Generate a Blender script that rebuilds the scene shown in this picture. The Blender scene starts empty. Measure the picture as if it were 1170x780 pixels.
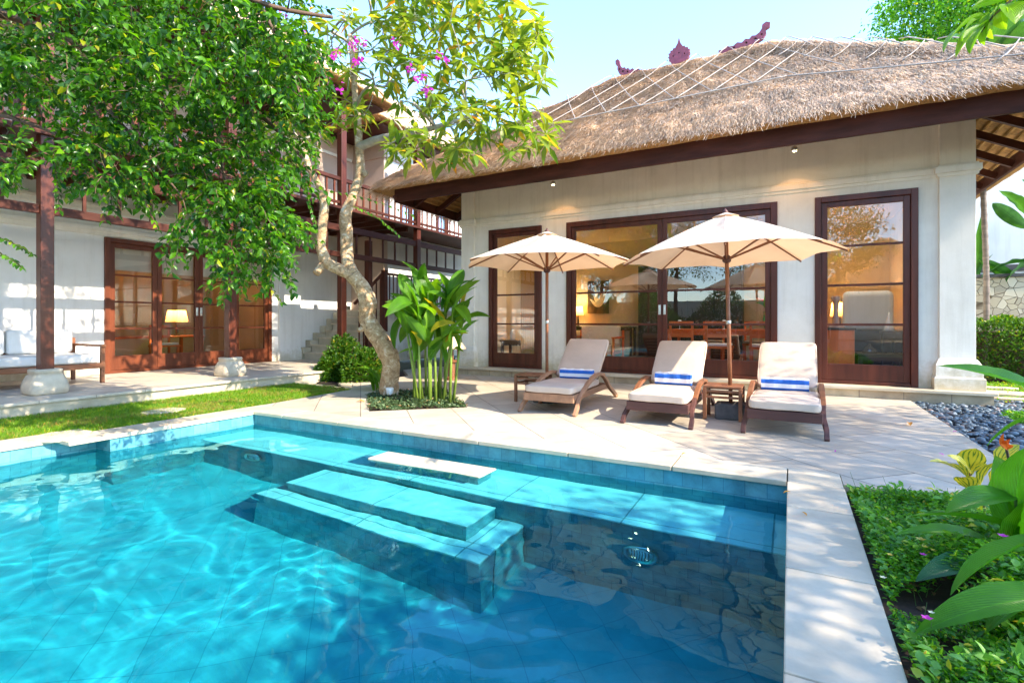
import bpy, bmesh, math, random
import numpy as np
from mathutils import Vector, Matrix, noise
from mathutils.geometry import tessellate_polygon
R = math.radians
random.seed(7); rng = np.random.default_rng(7)
scene = bpy.context.scene
col = scene.collection

# ------------------------------------------------------------------ camera, world, sun, exposure
HC = 1.15; YAW = math.atan(318/585); SN, CS = math.sin(YAW), math.cos(YAW)
cam_d = bpy.data.cameras.new('camera'); cam = bpy.data.objects.new('camera', cam_d); col.objects.link(cam)
cam.location = (0, 0, HC); cam.rotation_euler = (R(90), 0, YAW)
cam_d.lens = 18; cam_d.sensor_width = 36; cam_d.shift_y = -22/1170; cam_d.clip_start = 0.05; cam_d.clip_end = 600
scene.camera = cam
SUN_EL, SUN_AZ = R(37), R(-5)          # azimuth measured from +X towards +Y
sdir = Vector((math.cos(SUN_EL)*math.cos(SUN_AZ), math.cos(SUN_EL)*math.sin(SUN_AZ), math.sin(SUN_EL)))
world = bpy.data.worlds.new('World'); scene.world = world; world.use_nodes = True
wn = world.node_tree.nodes; wl = world.node_tree.links
sky = wn.new('ShaderNodeTexSky'); sky.sky_type = 'NISHITA'; sky.sun_disc = False
sky.sun_elevation = SUN_EL; sky.sun_rotation = math.pi/2 - SUN_AZ
sky.air_density = 1.0; sky.dust_density = 0.2; sky.ozone_density = 4.0
wn['Background'].inputs['Strength'].default_value = 0.13
wl.new(sky.outputs['Color'], wn['Background'].inputs['Color'])
sl = bpy.data.lights.new('sun', 'SUN'); sun = bpy.data.objects.new('sun', sl); col.objects.link(sun)
sl.energy = 2.0; sl.cycles.is_caustics_light = True; sl.angle = R(0.5); sl.color = (1.0, 0.87, 0.70)
sun.rotation_euler = (-sdir).to_track_quat('-Z', 'Y').to_euler(); sun.location = (20, 3, 20)
scene.view_settings.view_transform = 'Standard'; scene.view_settings.look = 'None'
scene.view_settings.exposure = 2.66; scene.view_settings.gamma = 1.0
scene.render.engine = 'CYCLES'
cy = scene.cycles
cy.use_denoising = True; cy.max_bounces = 9; cy.diffuse_bounces = 4; cy.glossy_bounces = 4
cy.transmission_bounces = 4; cy.transparent_max_bounces = 16; cy.volume_bounces = 0
cy.sample_clamp_indirect = 6; cy.caustics_reflective = False; cy.caustics_refractive = True
scene.render.resolution_x = 1024; scene.render.resolution_y = 682

def P(px, py, d):
    r = (px-585)/585*d
    return Vector((-SN*d+CS*r, CS*d+SN*r, HC+(368-py)/585*d))
def G(px, py, z=0.0):
    return P(px, py, 585*(HC-z)/(py-368))

# ------------------------------------------------------------------ material helpers
def newmat(name):
    m = bpy.data.materials.new(name); m.use_nodes = True
    nt = m.node_tree; nt.nodes.clear()
    return m, nt, nt.nodes, nt.links
def N(ns, t, **kw):
    n = ns.new(t)
    for k, v in kw.items(): setattr(n, k, v)
    return n
def setin(n, **kw):
    for k, v in kw.items(): n.inputs[k.replace('_', ' ')].default_value = v
def c4(c, k=1.0): return (min(c[0]*k, 1), min(c[1]*k, 1), min(c[2]*k, 1), 1)
def ramp(ns, stops, interp='LINEAR'):
    r = ns.new('ShaderNodeValToRGB'); cr = r.color_ramp; cr.interpolation = interp
    while len(cr.elements) < len(stops): cr.elements.new(0.5)
    for e, (p, c) in zip(cr.elements, stops): e.position = p; e.color = (*c[:3], 1)
    return r
def pmat(name, c, rough=0.6, var=0.25, scale=4.0, stretch=(1, 1, 1), bump=0.1, bscale=30.0, coat=0.0, spec=0.5,
         c2=None, metal=0.0, dirt=0.0, sheen=0.0, splash=0.0):
    m, nt, ns, ls = newmat(name)
    out = N(ns, 'ShaderNodeOutputMaterial'); b = N(ns, 'ShaderNodeBsdfPrincipled')
    tc = N(ns, 'ShaderNodeTexCoord'); mp = N(ns, 'ShaderNodeMapping'); mp.inputs['Scale'].default_value = stretch
    ls.new(tc.outputs['Object'], mp.inputs['Vector'])
    n1 = N(ns, 'ShaderNodeTexNoise'); setin(n1, Scale=scale, Detail=6.0, Roughness=0.6)
    ls.new(mp.outputs['Vector'], n1.inputs['Vector'])
    c2 = c2 or tuple(x*(1-var) for x in c)
    rp = ramp(ns, [(0.3, c2), (0.7, tuple(min(1, x*(1+var*0.4)) for x in c))])
    ls.new(n1.outputs['Fac'], rp.inputs['Fac'])
    colout = rp.outputs['Color']
    if dirt > 0:
        n3 = N(ns, 'ShaderNodeTexNoise'); setin(n3, Scale=0.9, Detail=8.0, Roughness=0.7)
        ls.new(tc.outputs['Object'], n3.inputs['Vector'])
        r3 = ramp(ns, [(0.42, (1, 1, 1)), (0.75, (1-dirt, 1-dirt*1.1, 1-dirt*1.3))])
        ls.new(n3.outputs['Fac'], r3.inputs['Fac'])
        mx = N(ns, 'ShaderNodeMix', data_type='RGBA', blend_type='MULTIPLY'); mx.inputs[0].default_value = 1
        ls.new(colout, mx.inputs[6]); ls.new(r3.outputs['Color'], mx.inputs[7]); colout = mx.outputs[2]
    if splash > 0:
        ge = N(ns, 'ShaderNodeNewGeometry'); sz = N(ns, 'ShaderNodeSeparateXYZ'); ls.new(ge.outputs['Position'], sz.inputs[0])
        mr = N(ns, 'ShaderNodeMapRange'); mr.inputs[1].default_value = .17; mr.inputs[2].default_value = .75; mr.inputs[3].default_value = .5; mr.inputs[4].default_value = 0; ls.new(sz.outputs['Z'], mr.inputs[0])
        n5 = N(ns, 'ShaderNodeTexNoise'); setin(n5, Scale=5.0, Detail=8.0, Roughness=.75); ls.new(ge.outputs['Position'], n5.inputs[0])
        ad = N(ns, 'ShaderNodeMath', operation='ADD'); ls.new(mr.outputs[0], ad.inputs[0]); ls.new(n5.outputs['Fac'], ad.inputs[1])
        m6 = N(ns, 'ShaderNodeMapping'); m6.inputs['Scale'].default_value = (5, 5, .35); ls.new(ge.outputs['Position'], m6.inputs[0])
        n6 = N(ns, 'ShaderNodeTexNoise'); setin(n6, Scale=1.6, Detail=6.0, Roughness=.65); ls.new(m6.outputs[0], n6.inputs[0])
        r5 = ramp(ns, [(.68, (1, 1, 1)), (1.0, (1-splash, 1-splash*1.2, 1-splash*1.7))]); ls.new(ad.outputs[0], r5.inputs[0])
        r6 = ramp(ns, [(.5, (1, 1, 1)), (.8, (1-splash*.5, 1-splash*.55, 1-splash*.65))]); ls.new(n6.outputs['Fac'], r6.inputs[0])
        for rr_ in (r5, r6):
            mm = N(ns, 'ShaderNodeMix', data_type='RGBA', blend_type='MULTIPLY'); mm.inputs[0].default_value = 1
            ls.new(colout, mm.inputs[6]); ls.new(rr_.outputs[0], mm.inputs[7]); colout = mm.outputs[2]
    ls.new(colout, b.inputs['Base Color'])
    setin(b, Roughness=rough, Metallic=metal); b.inputs['Coat Weight'].default_value = coat
    b.inputs['Coat Roughness'].default_value = 0.15; b.inputs['Specular IOR Level'].default_value = spec
    b.inputs['Sheen Weight'].default_value = sheen
    if bump > 0:
        n2 = N(ns, 'ShaderNodeTexNoise'); setin(n2, Scale=bscale, Detail=5.0)
        ls.new(mp.outputs['Vector'], n2.inputs['Vector'])
        bp = N(ns, 'ShaderNodeBump'); setin(bp, Strength=bump, Distance=0.01)
        ls.new(n2.outputs['Fac'], bp.inputs['Height']); ls.new(bp.outputs['Normal'], b.inputs['Normal'])
    ls.new(b.outputs[0], out.inputs[0])
    return m
def leafmat(name, ca, cb, trans=0.45, rough=0.4, tcol=None, spec=0.4, big=False):
    m, nt, ns, ls = newmat(name)
    out = N(ns, 'ShaderNodeOutputMaterial'); b = N(ns, 'ShaderNodeBsdfPrincipled'); tr = N(ns, 'ShaderNodeBsdfTranslucent')
    geo = N(ns, 'ShaderNodeNewGeometry'); rp = ramp(ns, [(0.0, ca), (0.6, tuple((x+y)/2 for x, y in zip(ca, cb))), (0.94, cb), (0.97, (min(1, cb[0]*2.4), min(1, cb[1]*1.25), cb[2])), (1.0, (min(1, cb[0]*2.6), cb[1]*.9, cb[2]))])
    ls.new(geo.outputs['Random Per Island'], rp.inputs['Fac'])
    c = rp.outputs['Color']
    if big:
        tc = N(ns, 'ShaderNodeTexCoord'); uv = N(ns, 'ShaderNodeUVMap'); sp = N(ns, 'ShaderNodeSeparateXYZ')
        ls.new(tc.outputs['UV'], sp.inputs[0])
        w = N(ns, 'ShaderNodeMath', operation='ABSOLUTE'); ls.new(sp.outputs['X'], w.inputs[0])
        v1 = N(ns, 'ShaderNodeMath', operation='MULTIPLY_ADD'); ls.new(w.outputs[0], v1.inputs[0]); v1.inputs[1].default_value = -0.35
        ls.new(sp.outputs['Y'], v1.inputs[2])
        v2 = N(ns, 'ShaderNodeMath', operation='MULTIPLY'); ls.new(v1.outputs[0], v2.inputs[0]); v2.inputs[1].default_value = 150.0
        v3 = N(ns, 'ShaderNodeMath', operation='SINE'); ls.new(v2.outputs[0], v3.inputs[0])
        rib = ramp(ns, [(0.0, (1.5, 1.45, 1.2)), (0.06, (1, 1, 1))])
        ls.new(w.outputs[0], rib.inputs['Fac'])
        mx = N(ns, 'ShaderNodeMix', data_type='RGBA', blend_type='MULTIPLY'); mx.inputs[0].default_value = 1
        ls.new(c, mx.inputs[6]); ls.new(rib.outputs['Color'], mx.inputs[7]); c = mx.outputs[2]
        n4 = N(ns, 'ShaderNodeTexNoise'); setin(n4, Scale=9.0, Detail=3.0); ls.new(tc.outputs['Object'], n4.inputs['Vector'])
        r4 = ramp(ns, [(0.3, (0.75, 0.8, 0.75)), (0.7, (1.15, 1.1, 1.0))]); ls.new(n4.outputs['Fac'], r4.inputs['Fac'])
        m5 = N(ns, 'ShaderNodeMix', data_type='RGBA', blend_type='MULTIPLY'); m5.inputs[0].default_value = 1
        ls.new(c, m5.inputs[6]); ls.new(r4.outputs['Color'], m5.inputs[7]); c = m5.outputs[2]
        bp = N(ns, 'ShaderNodeBump'); setin(bp, Strength=0.6, Distance=0.004); ls.new(v3.outputs[0], bp.inputs['Height'])
        ls.new(bp.outputs['Normal'], b.inputs['Normal'])
    ls.new(c, b.inputs['Base Color']); setin(b, Roughness=rough); b.inputs['Specular IOR Level'].default_value = spec
    hs = N(ns, 'ShaderNodeMix', data_type='RGBA', blend_type='MULTIPLY'); hs.inputs[0].default_value = 1
    ls.new(c, hs.inputs[6]); hs.inputs[7].default_value = (*(tcol or (1.9, 1.9, 0.7)), 1)
    ls.new(hs.outputs[2], tr.inputs['Color'])
    mix = N(ns, 'ShaderNodeMixShader'); mix.inputs[0].default_value = trans
    ls.new(b.outputs[0], mix.inputs[1]); ls.new(tr.outputs[0], mix.inputs[2]); ls.new(mix.outputs[0], out.inputs[0])
    return m
def tilemat(name, axes, tw, th, c1, c2, mortar, msize=0.006, rot=0.0, rough=0.5, var=0.3, offset=0.5, bump=0.3, nscale=3.0, stain=0.0, nbump=0.15, shift=(0, 0)):
    m, nt, ns, ls = newmat(name)
    out = N(ns, 'ShaderNodeOutputMaterial'); b = N(ns, 'ShaderNodeBsdfPrincipled'); tc = N(ns, 'ShaderNodeTexCoord')
    sp = N(ns, 'ShaderNodeSeparateXYZ'); cb = N(ns, 'ShaderNodeCombineXYZ'); ls.new(tc.outputs['Object'], sp.inputs[0])
    ls.new(sp.outputs[axes[0].upper()], cb.inputs['X']); ls.new(sp.outputs[axes[1].upper()], cb.inputs['Y'])
    mp = N(ns, 'ShaderNodeMapping'); mp.inputs['Rotation'].default_value = (0, 0, rot); mp.inputs['Location'].default_value = (shift[0], shift[1], 0)
    ls.new(cb.outputs[0], mp.inputs['Vector'])
    br = N(ns, 'ShaderNodeTexBrick'); br.offset = offset
    setin(br, Scale=1.0, Mortar_Size=msize, Mortar_Smooth=0.1, Bias=0.0, Brick_Width=tw, Row_Height=th)
    br.inputs['Color1'].default_value = (*c1, 1); br.inputs['Color2'].default_value = (*c2, 1); br.inputs['Mortar'].default_value = (*mortar, 1)
    ls.new(mp.outputs[0], br.inputs['Vector'])
    n1 = N(ns, 'ShaderNodeTexNoise'); setin(n1, Scale=nscale, Detail=8.0, Roughness=0.65); ls.new(tc.outputs['Object'], n1.inputs['Vector'])
    r1 = ramp(ns, [(0.3, (1-var, 1-var, 1-var)), (0.7, (1+var*0.3,)*3)]); ls.new(n1.outputs['Fac'], r1.inputs['Fac'])
    mx = N(ns, 'ShaderNodeMix', data_type='RGBA', blend_type='MULTIPLY'); mx.inputs[0].default_value = 1
    ls.new(br.outputs['Color'], mx.inputs[6]); ls.new(r1.outputs['Color'], mx.inputs[7]); c = mx.outputs[2]
    if stain > 0:
        n3 = N(ns, 'ShaderNodeTexNoise'); setin(n3, Scale=0.8, Detail=10.0, Roughness=0.75, Distortion=0.6); ls.new(tc.outputs['Object'], n3.inputs['Vector'])
        r3 = ramp(ns, [(0.45, (1, 1, 1)), (0.8, (1-stain, 1-stain*1.15, 1-stain*1.3))]); ls.new(n3.outputs['Fac'], r3.inputs['Fac'])
        m3 = N(ns, 'ShaderNodeMix', data_type='RGBA', blend_type='MULTIPLY'); m3.inputs[0].default_value = 1
        ls.new(c, m3.inputs[6]); ls.new(r3.outputs['Color'], m3.inputs[7]); c = m3.outputs[2]
    ls.new(c, b.inputs['Base Color']); setin(b, Roughness=rough)
    bp = N(ns, 'ShaderNodeBump', invert=True); setin(bp, Strength=bump, Distance=0.006); ls.new(br.outputs['Fac'], bp.inputs['Height'])
    n2 = N(ns, 'ShaderNodeTexNoise'); setin(n2, Scale=45.0, Detail=4.0); ls.new(tc.outputs['Object'], n2.inputs['Vector'])
    b2 = N(ns, 'ShaderNodeBump'); setin(b2, Strength=nbump, Distance=0.004); ls.new(n2.outputs['Fac'], b2.inputs['Height'])
    ls.new(bp.outputs['Normal'], b2.inputs['Normal']); ls.new(b2.outputs['Normal'], b.inputs['Normal'])
    ls.new(b.outputs[0], out.inputs[0])
    return m
def emat(name, c, s):
    m, nt, ns, ls = newmat(name)
    out = N(ns, 'ShaderNodeOutputMaterial'); e = N(ns, 'ShaderNodeEmission'); e.inputs[0].default_value = (*c, 1); e.inputs[1].default_value = s
    ls.new(e.outputs[0], out.inputs[0]); return m
def clothmat(name, c, trans=0.3, tc_=None, bump=0.3, bs=6.0):
    m, nt, ns, ls = newmat(name)
    out = N(ns, 'ShaderNodeOutputMaterial'); b = N(ns, 'ShaderNodeBsdfPrincipled'); tr = N(ns, 'ShaderNodeBsdfTranslucent')
    tc = N(ns, 'ShaderNodeTexCoord'); n1 = N(ns, 'ShaderNodeTexNoise'); setin(n1, Scale=3.0, Detail=6.0); ls.new(tc.outputs['Object'], n1.inputs[0])
    rp = ramp(ns, [(0.3, tuple(x*0.86 for x in c)), (0.7, c)]); ls.new(n1.outputs['Fac'], rp.inputs['Fac']); ls.new(rp.outputs[0], b.inputs['Base Color'])
    setin(b, Roughness=0.85); b.inputs['Specular IOR Level'].default_value = 0.15
    n2 = N(ns, 'ShaderNodeTexNoise'); setin(n2, Scale=bs, Detail=3.0); ls.new(tc.outputs['Object'], n2.inputs[0])
    n3 = N(ns, 'ShaderNodeTexNoise'); setin(n3, Scale=220.0, Detail=1.0); ls.new(tc.outputs['Object'], n3.inputs[0])
    bp = N(ns, 'ShaderNodeBump'); setin(bp, Strength=bump, Distance=0.03); ls.new(n2.outputs['Fac'], bp.inputs['Height'])
    b3 = N(ns, 'ShaderNodeBump'); setin(b3, Strength=0.2, Distance=0.001); ls.new(n3.outputs['Fac'], b3.inputs['Height']); ls.new(bp.outputs[0], b3.inputs['Normal'])
    ls.new(b3.outputs[0], b.inputs['Normal'])
    tr.inputs[0].default_value = (*(tc_ or c), 1)
    mix = N(ns, 'ShaderNodeMixShader'); mix.inputs[0].default_value = trans
    ls.new(b.outputs[0], mix.inputs[1]); ls.new(tr.outputs[0], mix.inputs[2]); ls.new(mix.outputs[0], out.inputs[0])
    return m

M = {}
M['stucco'] = pmat('white_stucco', (0.88, 0.82, 0.71), 0.85, 0.06, 1.5, bump=0.15, bscale=60, dirt=0.14, splash=.3)
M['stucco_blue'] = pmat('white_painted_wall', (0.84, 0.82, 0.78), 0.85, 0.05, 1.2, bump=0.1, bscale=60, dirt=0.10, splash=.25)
M['stucco_shade'] = pmat('shaded_tan_plaster', (0.60, 0.44, 0.34), 0.85, 0.1, 1.2, bump=0.1, bscale=50, dirt=0.1)  # tan tone puts the shade on the white walls into their colour
M['cream_in'] = pmat('cream_interior_paint', (0.72, 0.62, 0.42), 0.8, 0.05, 1.0, bump=0.0)
M['amber_in'] = pmat('amber_lit_interior', (0.55, 0.42, 0.24), 0.8, 0.05, 1.0, bump=0.0)  # amber lamp light put into the wall colour
M['wood'] = pmat('dark_red_hardwood', (0.105, 0.026, 0.013), 0.42, 0.5, 7, (1, 1, 0.12), 0.15, 40, coat=0.12, spec=.3)
M['wood_x'] = pmat('dark_red_hardwood_beam', (0.085, 0.026, 0.016), 0.55, 0.5, 7, (0.2, 0.2, 1), 0.2, 40, coat=0.0, spec=.2)
M['wood_l'] = pmat('reddish_door_timber', (0.17, 0.045, 0.018), 0.45, 0.4, 7, (1, 1, 0.12), 0.15, 40, coat=0.1, spec=.3)
M['teak'] = pmat('oiled_teak', (0.25, 0.095, 0.04), 0.5, 0.4, 9, (1, 0.15, 0.6), 0.2, 50, coat=0.1)
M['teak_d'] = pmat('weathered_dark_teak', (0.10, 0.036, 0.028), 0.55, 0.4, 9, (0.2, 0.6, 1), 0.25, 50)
M['teak_l'] = pmat('sunlit_teak', (0.38, 0.20, 0.11), 0.6, 0.35, 9, (1, 0.15, 0.6), 0.25, 50)  # paler teak with sunlight put into its colour
M['batten'] = pmat('bamboo_batten', (0.62, 0.34, 0.12), 0.7, 0.35, 6, (0.3, 0.3, 1), 0.2, 40)
M['cushion'] = clothmat('beige_canvas_cushion', (0.62, 0.50, 0.40), 0.0)
M['white_cloth'] = clothmat('white_cushion_cloth', (0.80, 0.78, 0.74), 0.0)
M['canvas'] = clothmat('cream_umbrella_canvas', (0.80, 0.70, 0.58), 0.34, (0.72, 0.42, 0.22), 0.8, 5)
M['blind'] = clothmat('cream_blind_cloth', (0.85, 0.80, 0.70), 0.3, (0.8, 0.7, 0.5), 0.1)
M['curtain'] = clothmat('gold_curtain_cloth', (0.55, 0.30, 0.08), 0.25, (0.6, 0.35, 0.1), 0.2)
M['pave'] = tilemat('cream_sandstone_paving', 'xy', 1.15, 0.58, (0.62, 0.54, 0.43), (0.51, 0.44, 0.34), (0.15, 0.12, 0.09), 0.005, R(45), 0.5, 0.2, 0.5, 0.35, 2.2, 0.28)
M['coping'] = pmat('cream_sandstone_coping', (0.68, 0.575, 0.42), 0.5, 0.22, 3.0, bump=0.15, bscale=45, dirt=0.3)
M['plinth'] = tilemat('ochre_sandstone_blocks', 'xz', 0.55, 0.5, (0.58, 0.46, 0.29), (0.46, 0.36, 0.24), (0.22, 0.18, 0.13), 0.005, 0, 0.7, 0.35, 0.5, 0.3, 4.0, 0.4, shift=(0, 0.2))
M['terr'] = pmat('sandstone_terrace', (0.60, 0.53, 0.40), 0.6, 0.2, 2.5, bump=0.15, bscale=40, dirt=0.4)
M['terrpave'] = tilemat('terrace_paving', 'xy', 0.6, 0.6, (0.60, 0.53, 0.43), (0.55, 0.48, 0.38), (0.25, 0.2, 0.16), 0.004, 0, 0.5, 0.2, 0.0, 0.3, 2.5, 0.2)
def dstone(name, axes, tw=0.15, th=0.15, k=1.25): return tilemat(name, axes, tw, th, (0.13*k, 0.34*k, 0.36*k), (0.07*k, 0.27*k, 0.33*k), (0.05*k, 0.19*k, 0.24*k), 0.003, 0, 0.5, 0.45, 0.5, 0.3, 6.0, 0.2)
M['step_tile'] = dstone('pool_step_stone_tile', 'xz', k=1.5); M['ptile_y'] = dstone('pool_wall_stone_tile', 'xz'); M['ptile_x'] = dstone('pool_side_stone_tile', 'yz')
M['pfloor'] = tilemat('pool_floor_stone_tile', 'xy', 0.30, 0.30, (0.075, 0.42, 0.46), (0.06, 0.37, 0.42), (0.04, 0.29, 0.34), 0.003, R(45), 0.5, 0.25, 0.0, 0.3, 3.0)
M['pledge'] = tilemat('pool_ledge_stone', 'xy', 0.95, 0.62, (0.60, 0.76, 0.74), (0.55, 0.71, 0.70), (0.18, 0.34, 0.34), 0.006, 0, 0.5, 0.2, 0.0, 0.3, 4.0, shift=(0.1, 0.1))
M['soil'] = pmat('dark_garden_soil', (0.055, 0.032, 0.022), 0.95, 0.5, 8, bump=0.8, bscale=25)
M['ground'] = pmat('garden_ground', (0.07, 0.075, 0.035), 0.95, 0.5, 1.5, bump=0.5, bscale=15)
M['turf'] = pmat('lawn_turf', (0.075, 0.12, 0.02), 0.95, 0.4, 5, bump=0.5, bscale=60)
M['pebble'] = pmat('grey_river_pebble', (0.17, 0.19, 0.20), 0.5, 0.6, 2.5, bump=0.05, bscale=80)
M['bark_f'] = pmat('frangipani_bark', (0.46, 0.30, 0.16), 0.8, 0.45, 5, bump=0.9, bscale=22, c2=(0.20, 0.14, 0.10), dirt=0.3)
def barkmat(name, stops, sc=11.0):
    m, nt, ns, ls = newmat(name)
    out = N(ns, 'ShaderNodeOutputMaterial'); b = N(ns, 'ShaderNodeBsdfPrincipled'); tc = N(ns, 'ShaderNodeTexCoord')
    n1 = N(ns, 'ShaderNodeTexNoise'); setin(n1, Scale=sc, Detail=9.0, Roughness=0.72, Distortion=0.7); ls.new(tc.outputs['Object'], n1.inputs[0])
    v = N(ns, 'ShaderNodeTexVoronoi', feature='DISTANCE_TO_EDGE'); setin(v, Scale=sc*1.6); ls.new(n1.outputs['Color'], v.inputs[0])
    r = ramp(ns, stops); ls.new(n1.outputs['Fac'], r.inputs[0]); ls.new(r.outputs[0], b.inputs['Base Color']); setin(b, Roughness=.8)
    n2 = N(ns, 'ShaderNodeTexNoise'); setin(n2, Scale=sc*3, Detail=6.0, Roughness=.7); ls.new(tc.outputs['Object'], n2.inputs[0])
    a = N(ns, 'ShaderNodeMath', operation='MULTIPLY_ADD'); ls.new(n1.outputs['Fac'], a.inputs[0]); a.inputs[1].default_value = 1.5; ls.new(n2.outputs['Fac'], a.inputs[2])
    bp = N(ns, 'ShaderNodeBump'); setin(bp, Strength=1.0, Distance=0.022); ls.new(a.outputs[0], bp.inputs['Height']); ls.new(bp.outputs[0], b.inputs['Normal'])
    ls.new(b.outputs[0], out.inputs[0]); return m
M['bark_f'] = barkmat('mottled_frangipani_bark', [(.32, (.14, .085, .05)), (.43, (.42, .26, .13)), (.55, (.60, .42, .24)), (.66, (.84, .77, .63))])
M['bark_g'] = pmat('grey_frangipani_branch', (0.42, 0.36, 0.29), 0.8, 0.3, 8, bump=0.4, bscale=40)
M['bark_d'] = pmat('dark_bark', (0.13, 0.075, 0.045), 0.85, 0.4, 8, bump=0.5, bscale=40)
M['palmbark'] = pmat('ringed_palm_trunk', (0.20, 0.16, 0.13), 0.8, 0.5, 3, (1, 1, 6), 0.3, 30)
M['orn'] = pmat('purple_red_terracotta', (0.22, 0.045, 0.075), 0.6, 0.35, 12, bump=0.4, bscale=60)
M['rope'] = pmat('pale_rope', (0.46, 0.40, 0.34), 0.8, 0.2, 10, bump=0.0)
M['metal'] = pmat('brushed_metal', (0.7, 0.7, 0.68), 0.3, 0.1, 10, bump=0, metal=1.0)
M['white_metal'] = pmat('white_lamp_body', (0.8, 0.8, 0.78), 0.4, 0.05, 10, bump=0)
M['concrete'] = pmat('dark_concrete', (0.10, 0.095, 0.09), 0.9, 0.4, 10, bump=0.3, bscale=60)
M['pedestal'] = pmat('carved_cream_stone', (0.62, 0.53, 0.40), 0.75, 0.2, 6, bump=0.25, bscale=50, dirt=0.2)
M['dark'] = pmat('dark_brown_cabinet', (0.05, 0.025, 0.018), 0.4, 0.3, 6, bump=0, coat=0.2)
M['orange_wood'] = pmat('orange_lacquered_wood', (0.74, 0.14, 0.025), 0.35, 0.3, 6, (1, 1, 0.3), 0.05, 30, coat=0.3)
M['floor_in'] = pmat('dark_interior_floor', (0.16, 0.10, 0.07), 0.3, 0.3, 2, bump=0)
M['green_glaze'] = pmat('green_glazed_ceramic', (0.05, 0.30, 0.14), 0.2, 0.2, 6, bump=0, coat=0.5)
M['red_petal'] = leafmat('red_flower', (0.45, 0.02, 0.03), (0.6, 0.05, 0.05), 0.3, tcol=(1.3, 0.8, 0.8))
M['pink_glass'] = pmat('pink_ceramic', (0.62, 0.35, 0.25), 0.2, 0.1, 6, bump=0, coat=0.5)
M['white_cer'] = pmat('white_ceramic', (0.8, 0.8, 0.8), 0.25, 0.05, 6, bump=0, coat=0.4)
M['bougain'] = leafmat('magenta_bract', (0.55, 0.03, 0.42), (0.75, 0.08, 0.55), 0.45, tcol=(1.3, 0.8, 1.3))
M['yellow_fl'] = leafmat('yellow_petal', (0.7, 0.42, 0.03), (0.8, 0.6, 0.1), 0.3, tcol=(1.2, 1.1, 0.8))
M['orange_fl'] = leafmat('orange_petal', (0.75, 0.10, 0.02), (0.8, 0.25, 0.03), 0.4, tcol=(1.2, 1.0, 0.8))
M['white_fl'] = leafmat('white_petal', (0.8, 0.75, 0.65), (0.85, 0.8, 0.5), 0.3, tcol=(1.0, 1.0, 0.9))
M['leaf_b'] = leafmat('dark_glossy_leaf', (0.010, 0.050, 0.006), (0.095, 0.25, 0.010), 0.38, 0.30, (2.6, 2.6, 0.5))
M['leaf_f'] = leafmat('frangipani_leaf', (0.10, 0.20, 0.025), (0.26, 0.30, 0.035), 0.5, 0.4, (1.9, 1.8, 0.6))
M['leaf_bg'] = leafmat('background_leaf', (0.03, 0.08, 0.012), (0.11, 0.17, 0.02), 0.4, 0.5, (2.2, 2.2, 0.6))
M['leaf_gc'] = leafmat('ground_cover_leaf', (0.02, 0.13, 0.006), (0.20, 0.48, 0.02), 0.38, 0.4, (2.0, 2.0, 0.6))
M['leaf_isl'] = leafmat('grey_green_creeper_leaf', (0.035, 0.075, 0.025), (0.12, 0.18, 0.08), 0.2, 0.5)
M['leaf_hedge'] = leafmat('hedge_leaf', (0.025, 0.085, 0.010), (0.09, 0.20, 0.015), 0.35, 0.4, (2.2, 2.2, 0.6))
M['leaf_hel'] = leafmat('heliconia_leaf', (0.05, 0.19, 0.012), (0.17, 0.36, 0.02), 0.45, 0.33, (2.1, 1.9, 0.5), big=True)
M['leaf_big'] = leafmat('broad_ginger_leaf', (0.07, 0.27, 0.015), (0.17, 0.45, 0.03), 0.42, 0.30, (1.9, 1.8, 0.5), big=True)
M['leaf_blue'] = leafmat('bluish_broad_leaf', (0.04, 0.16, 0.07), (0.06, 0.20, 0.08), 0.25, 0.30, (1.6, 1.8, 0.8), big=True)
M['leaf_ban'] = leafmat('banana_leaf', (0.03, 0.12, 0.02), (0.06, 0.18, 0.03), 0.3, 0.35, (2, 2, 0.6), big=True)
M['grass'] = leafmat('grass_blade', (0.07, 0.20, 0.008), (0.22, 0.38, 0.015), 0.35, 0.5, (2.0, 2.0, 0.5))
M['dryleaf'] = leafmat('dry_orange_leaf', (0.6, 0.22, 0.03), (0.7, 0.35, 0.05), 0.2)
M['stem'] = pmat('yellow_green_stem', (0.20, 0.30, 0.04), 0.45, 0.25, 6, bump=0)
M['stem_g'] = pmat('green_stem', (0.07, 0.17, 0.03), 0.5, 0.3, 6, bump=0)

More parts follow.
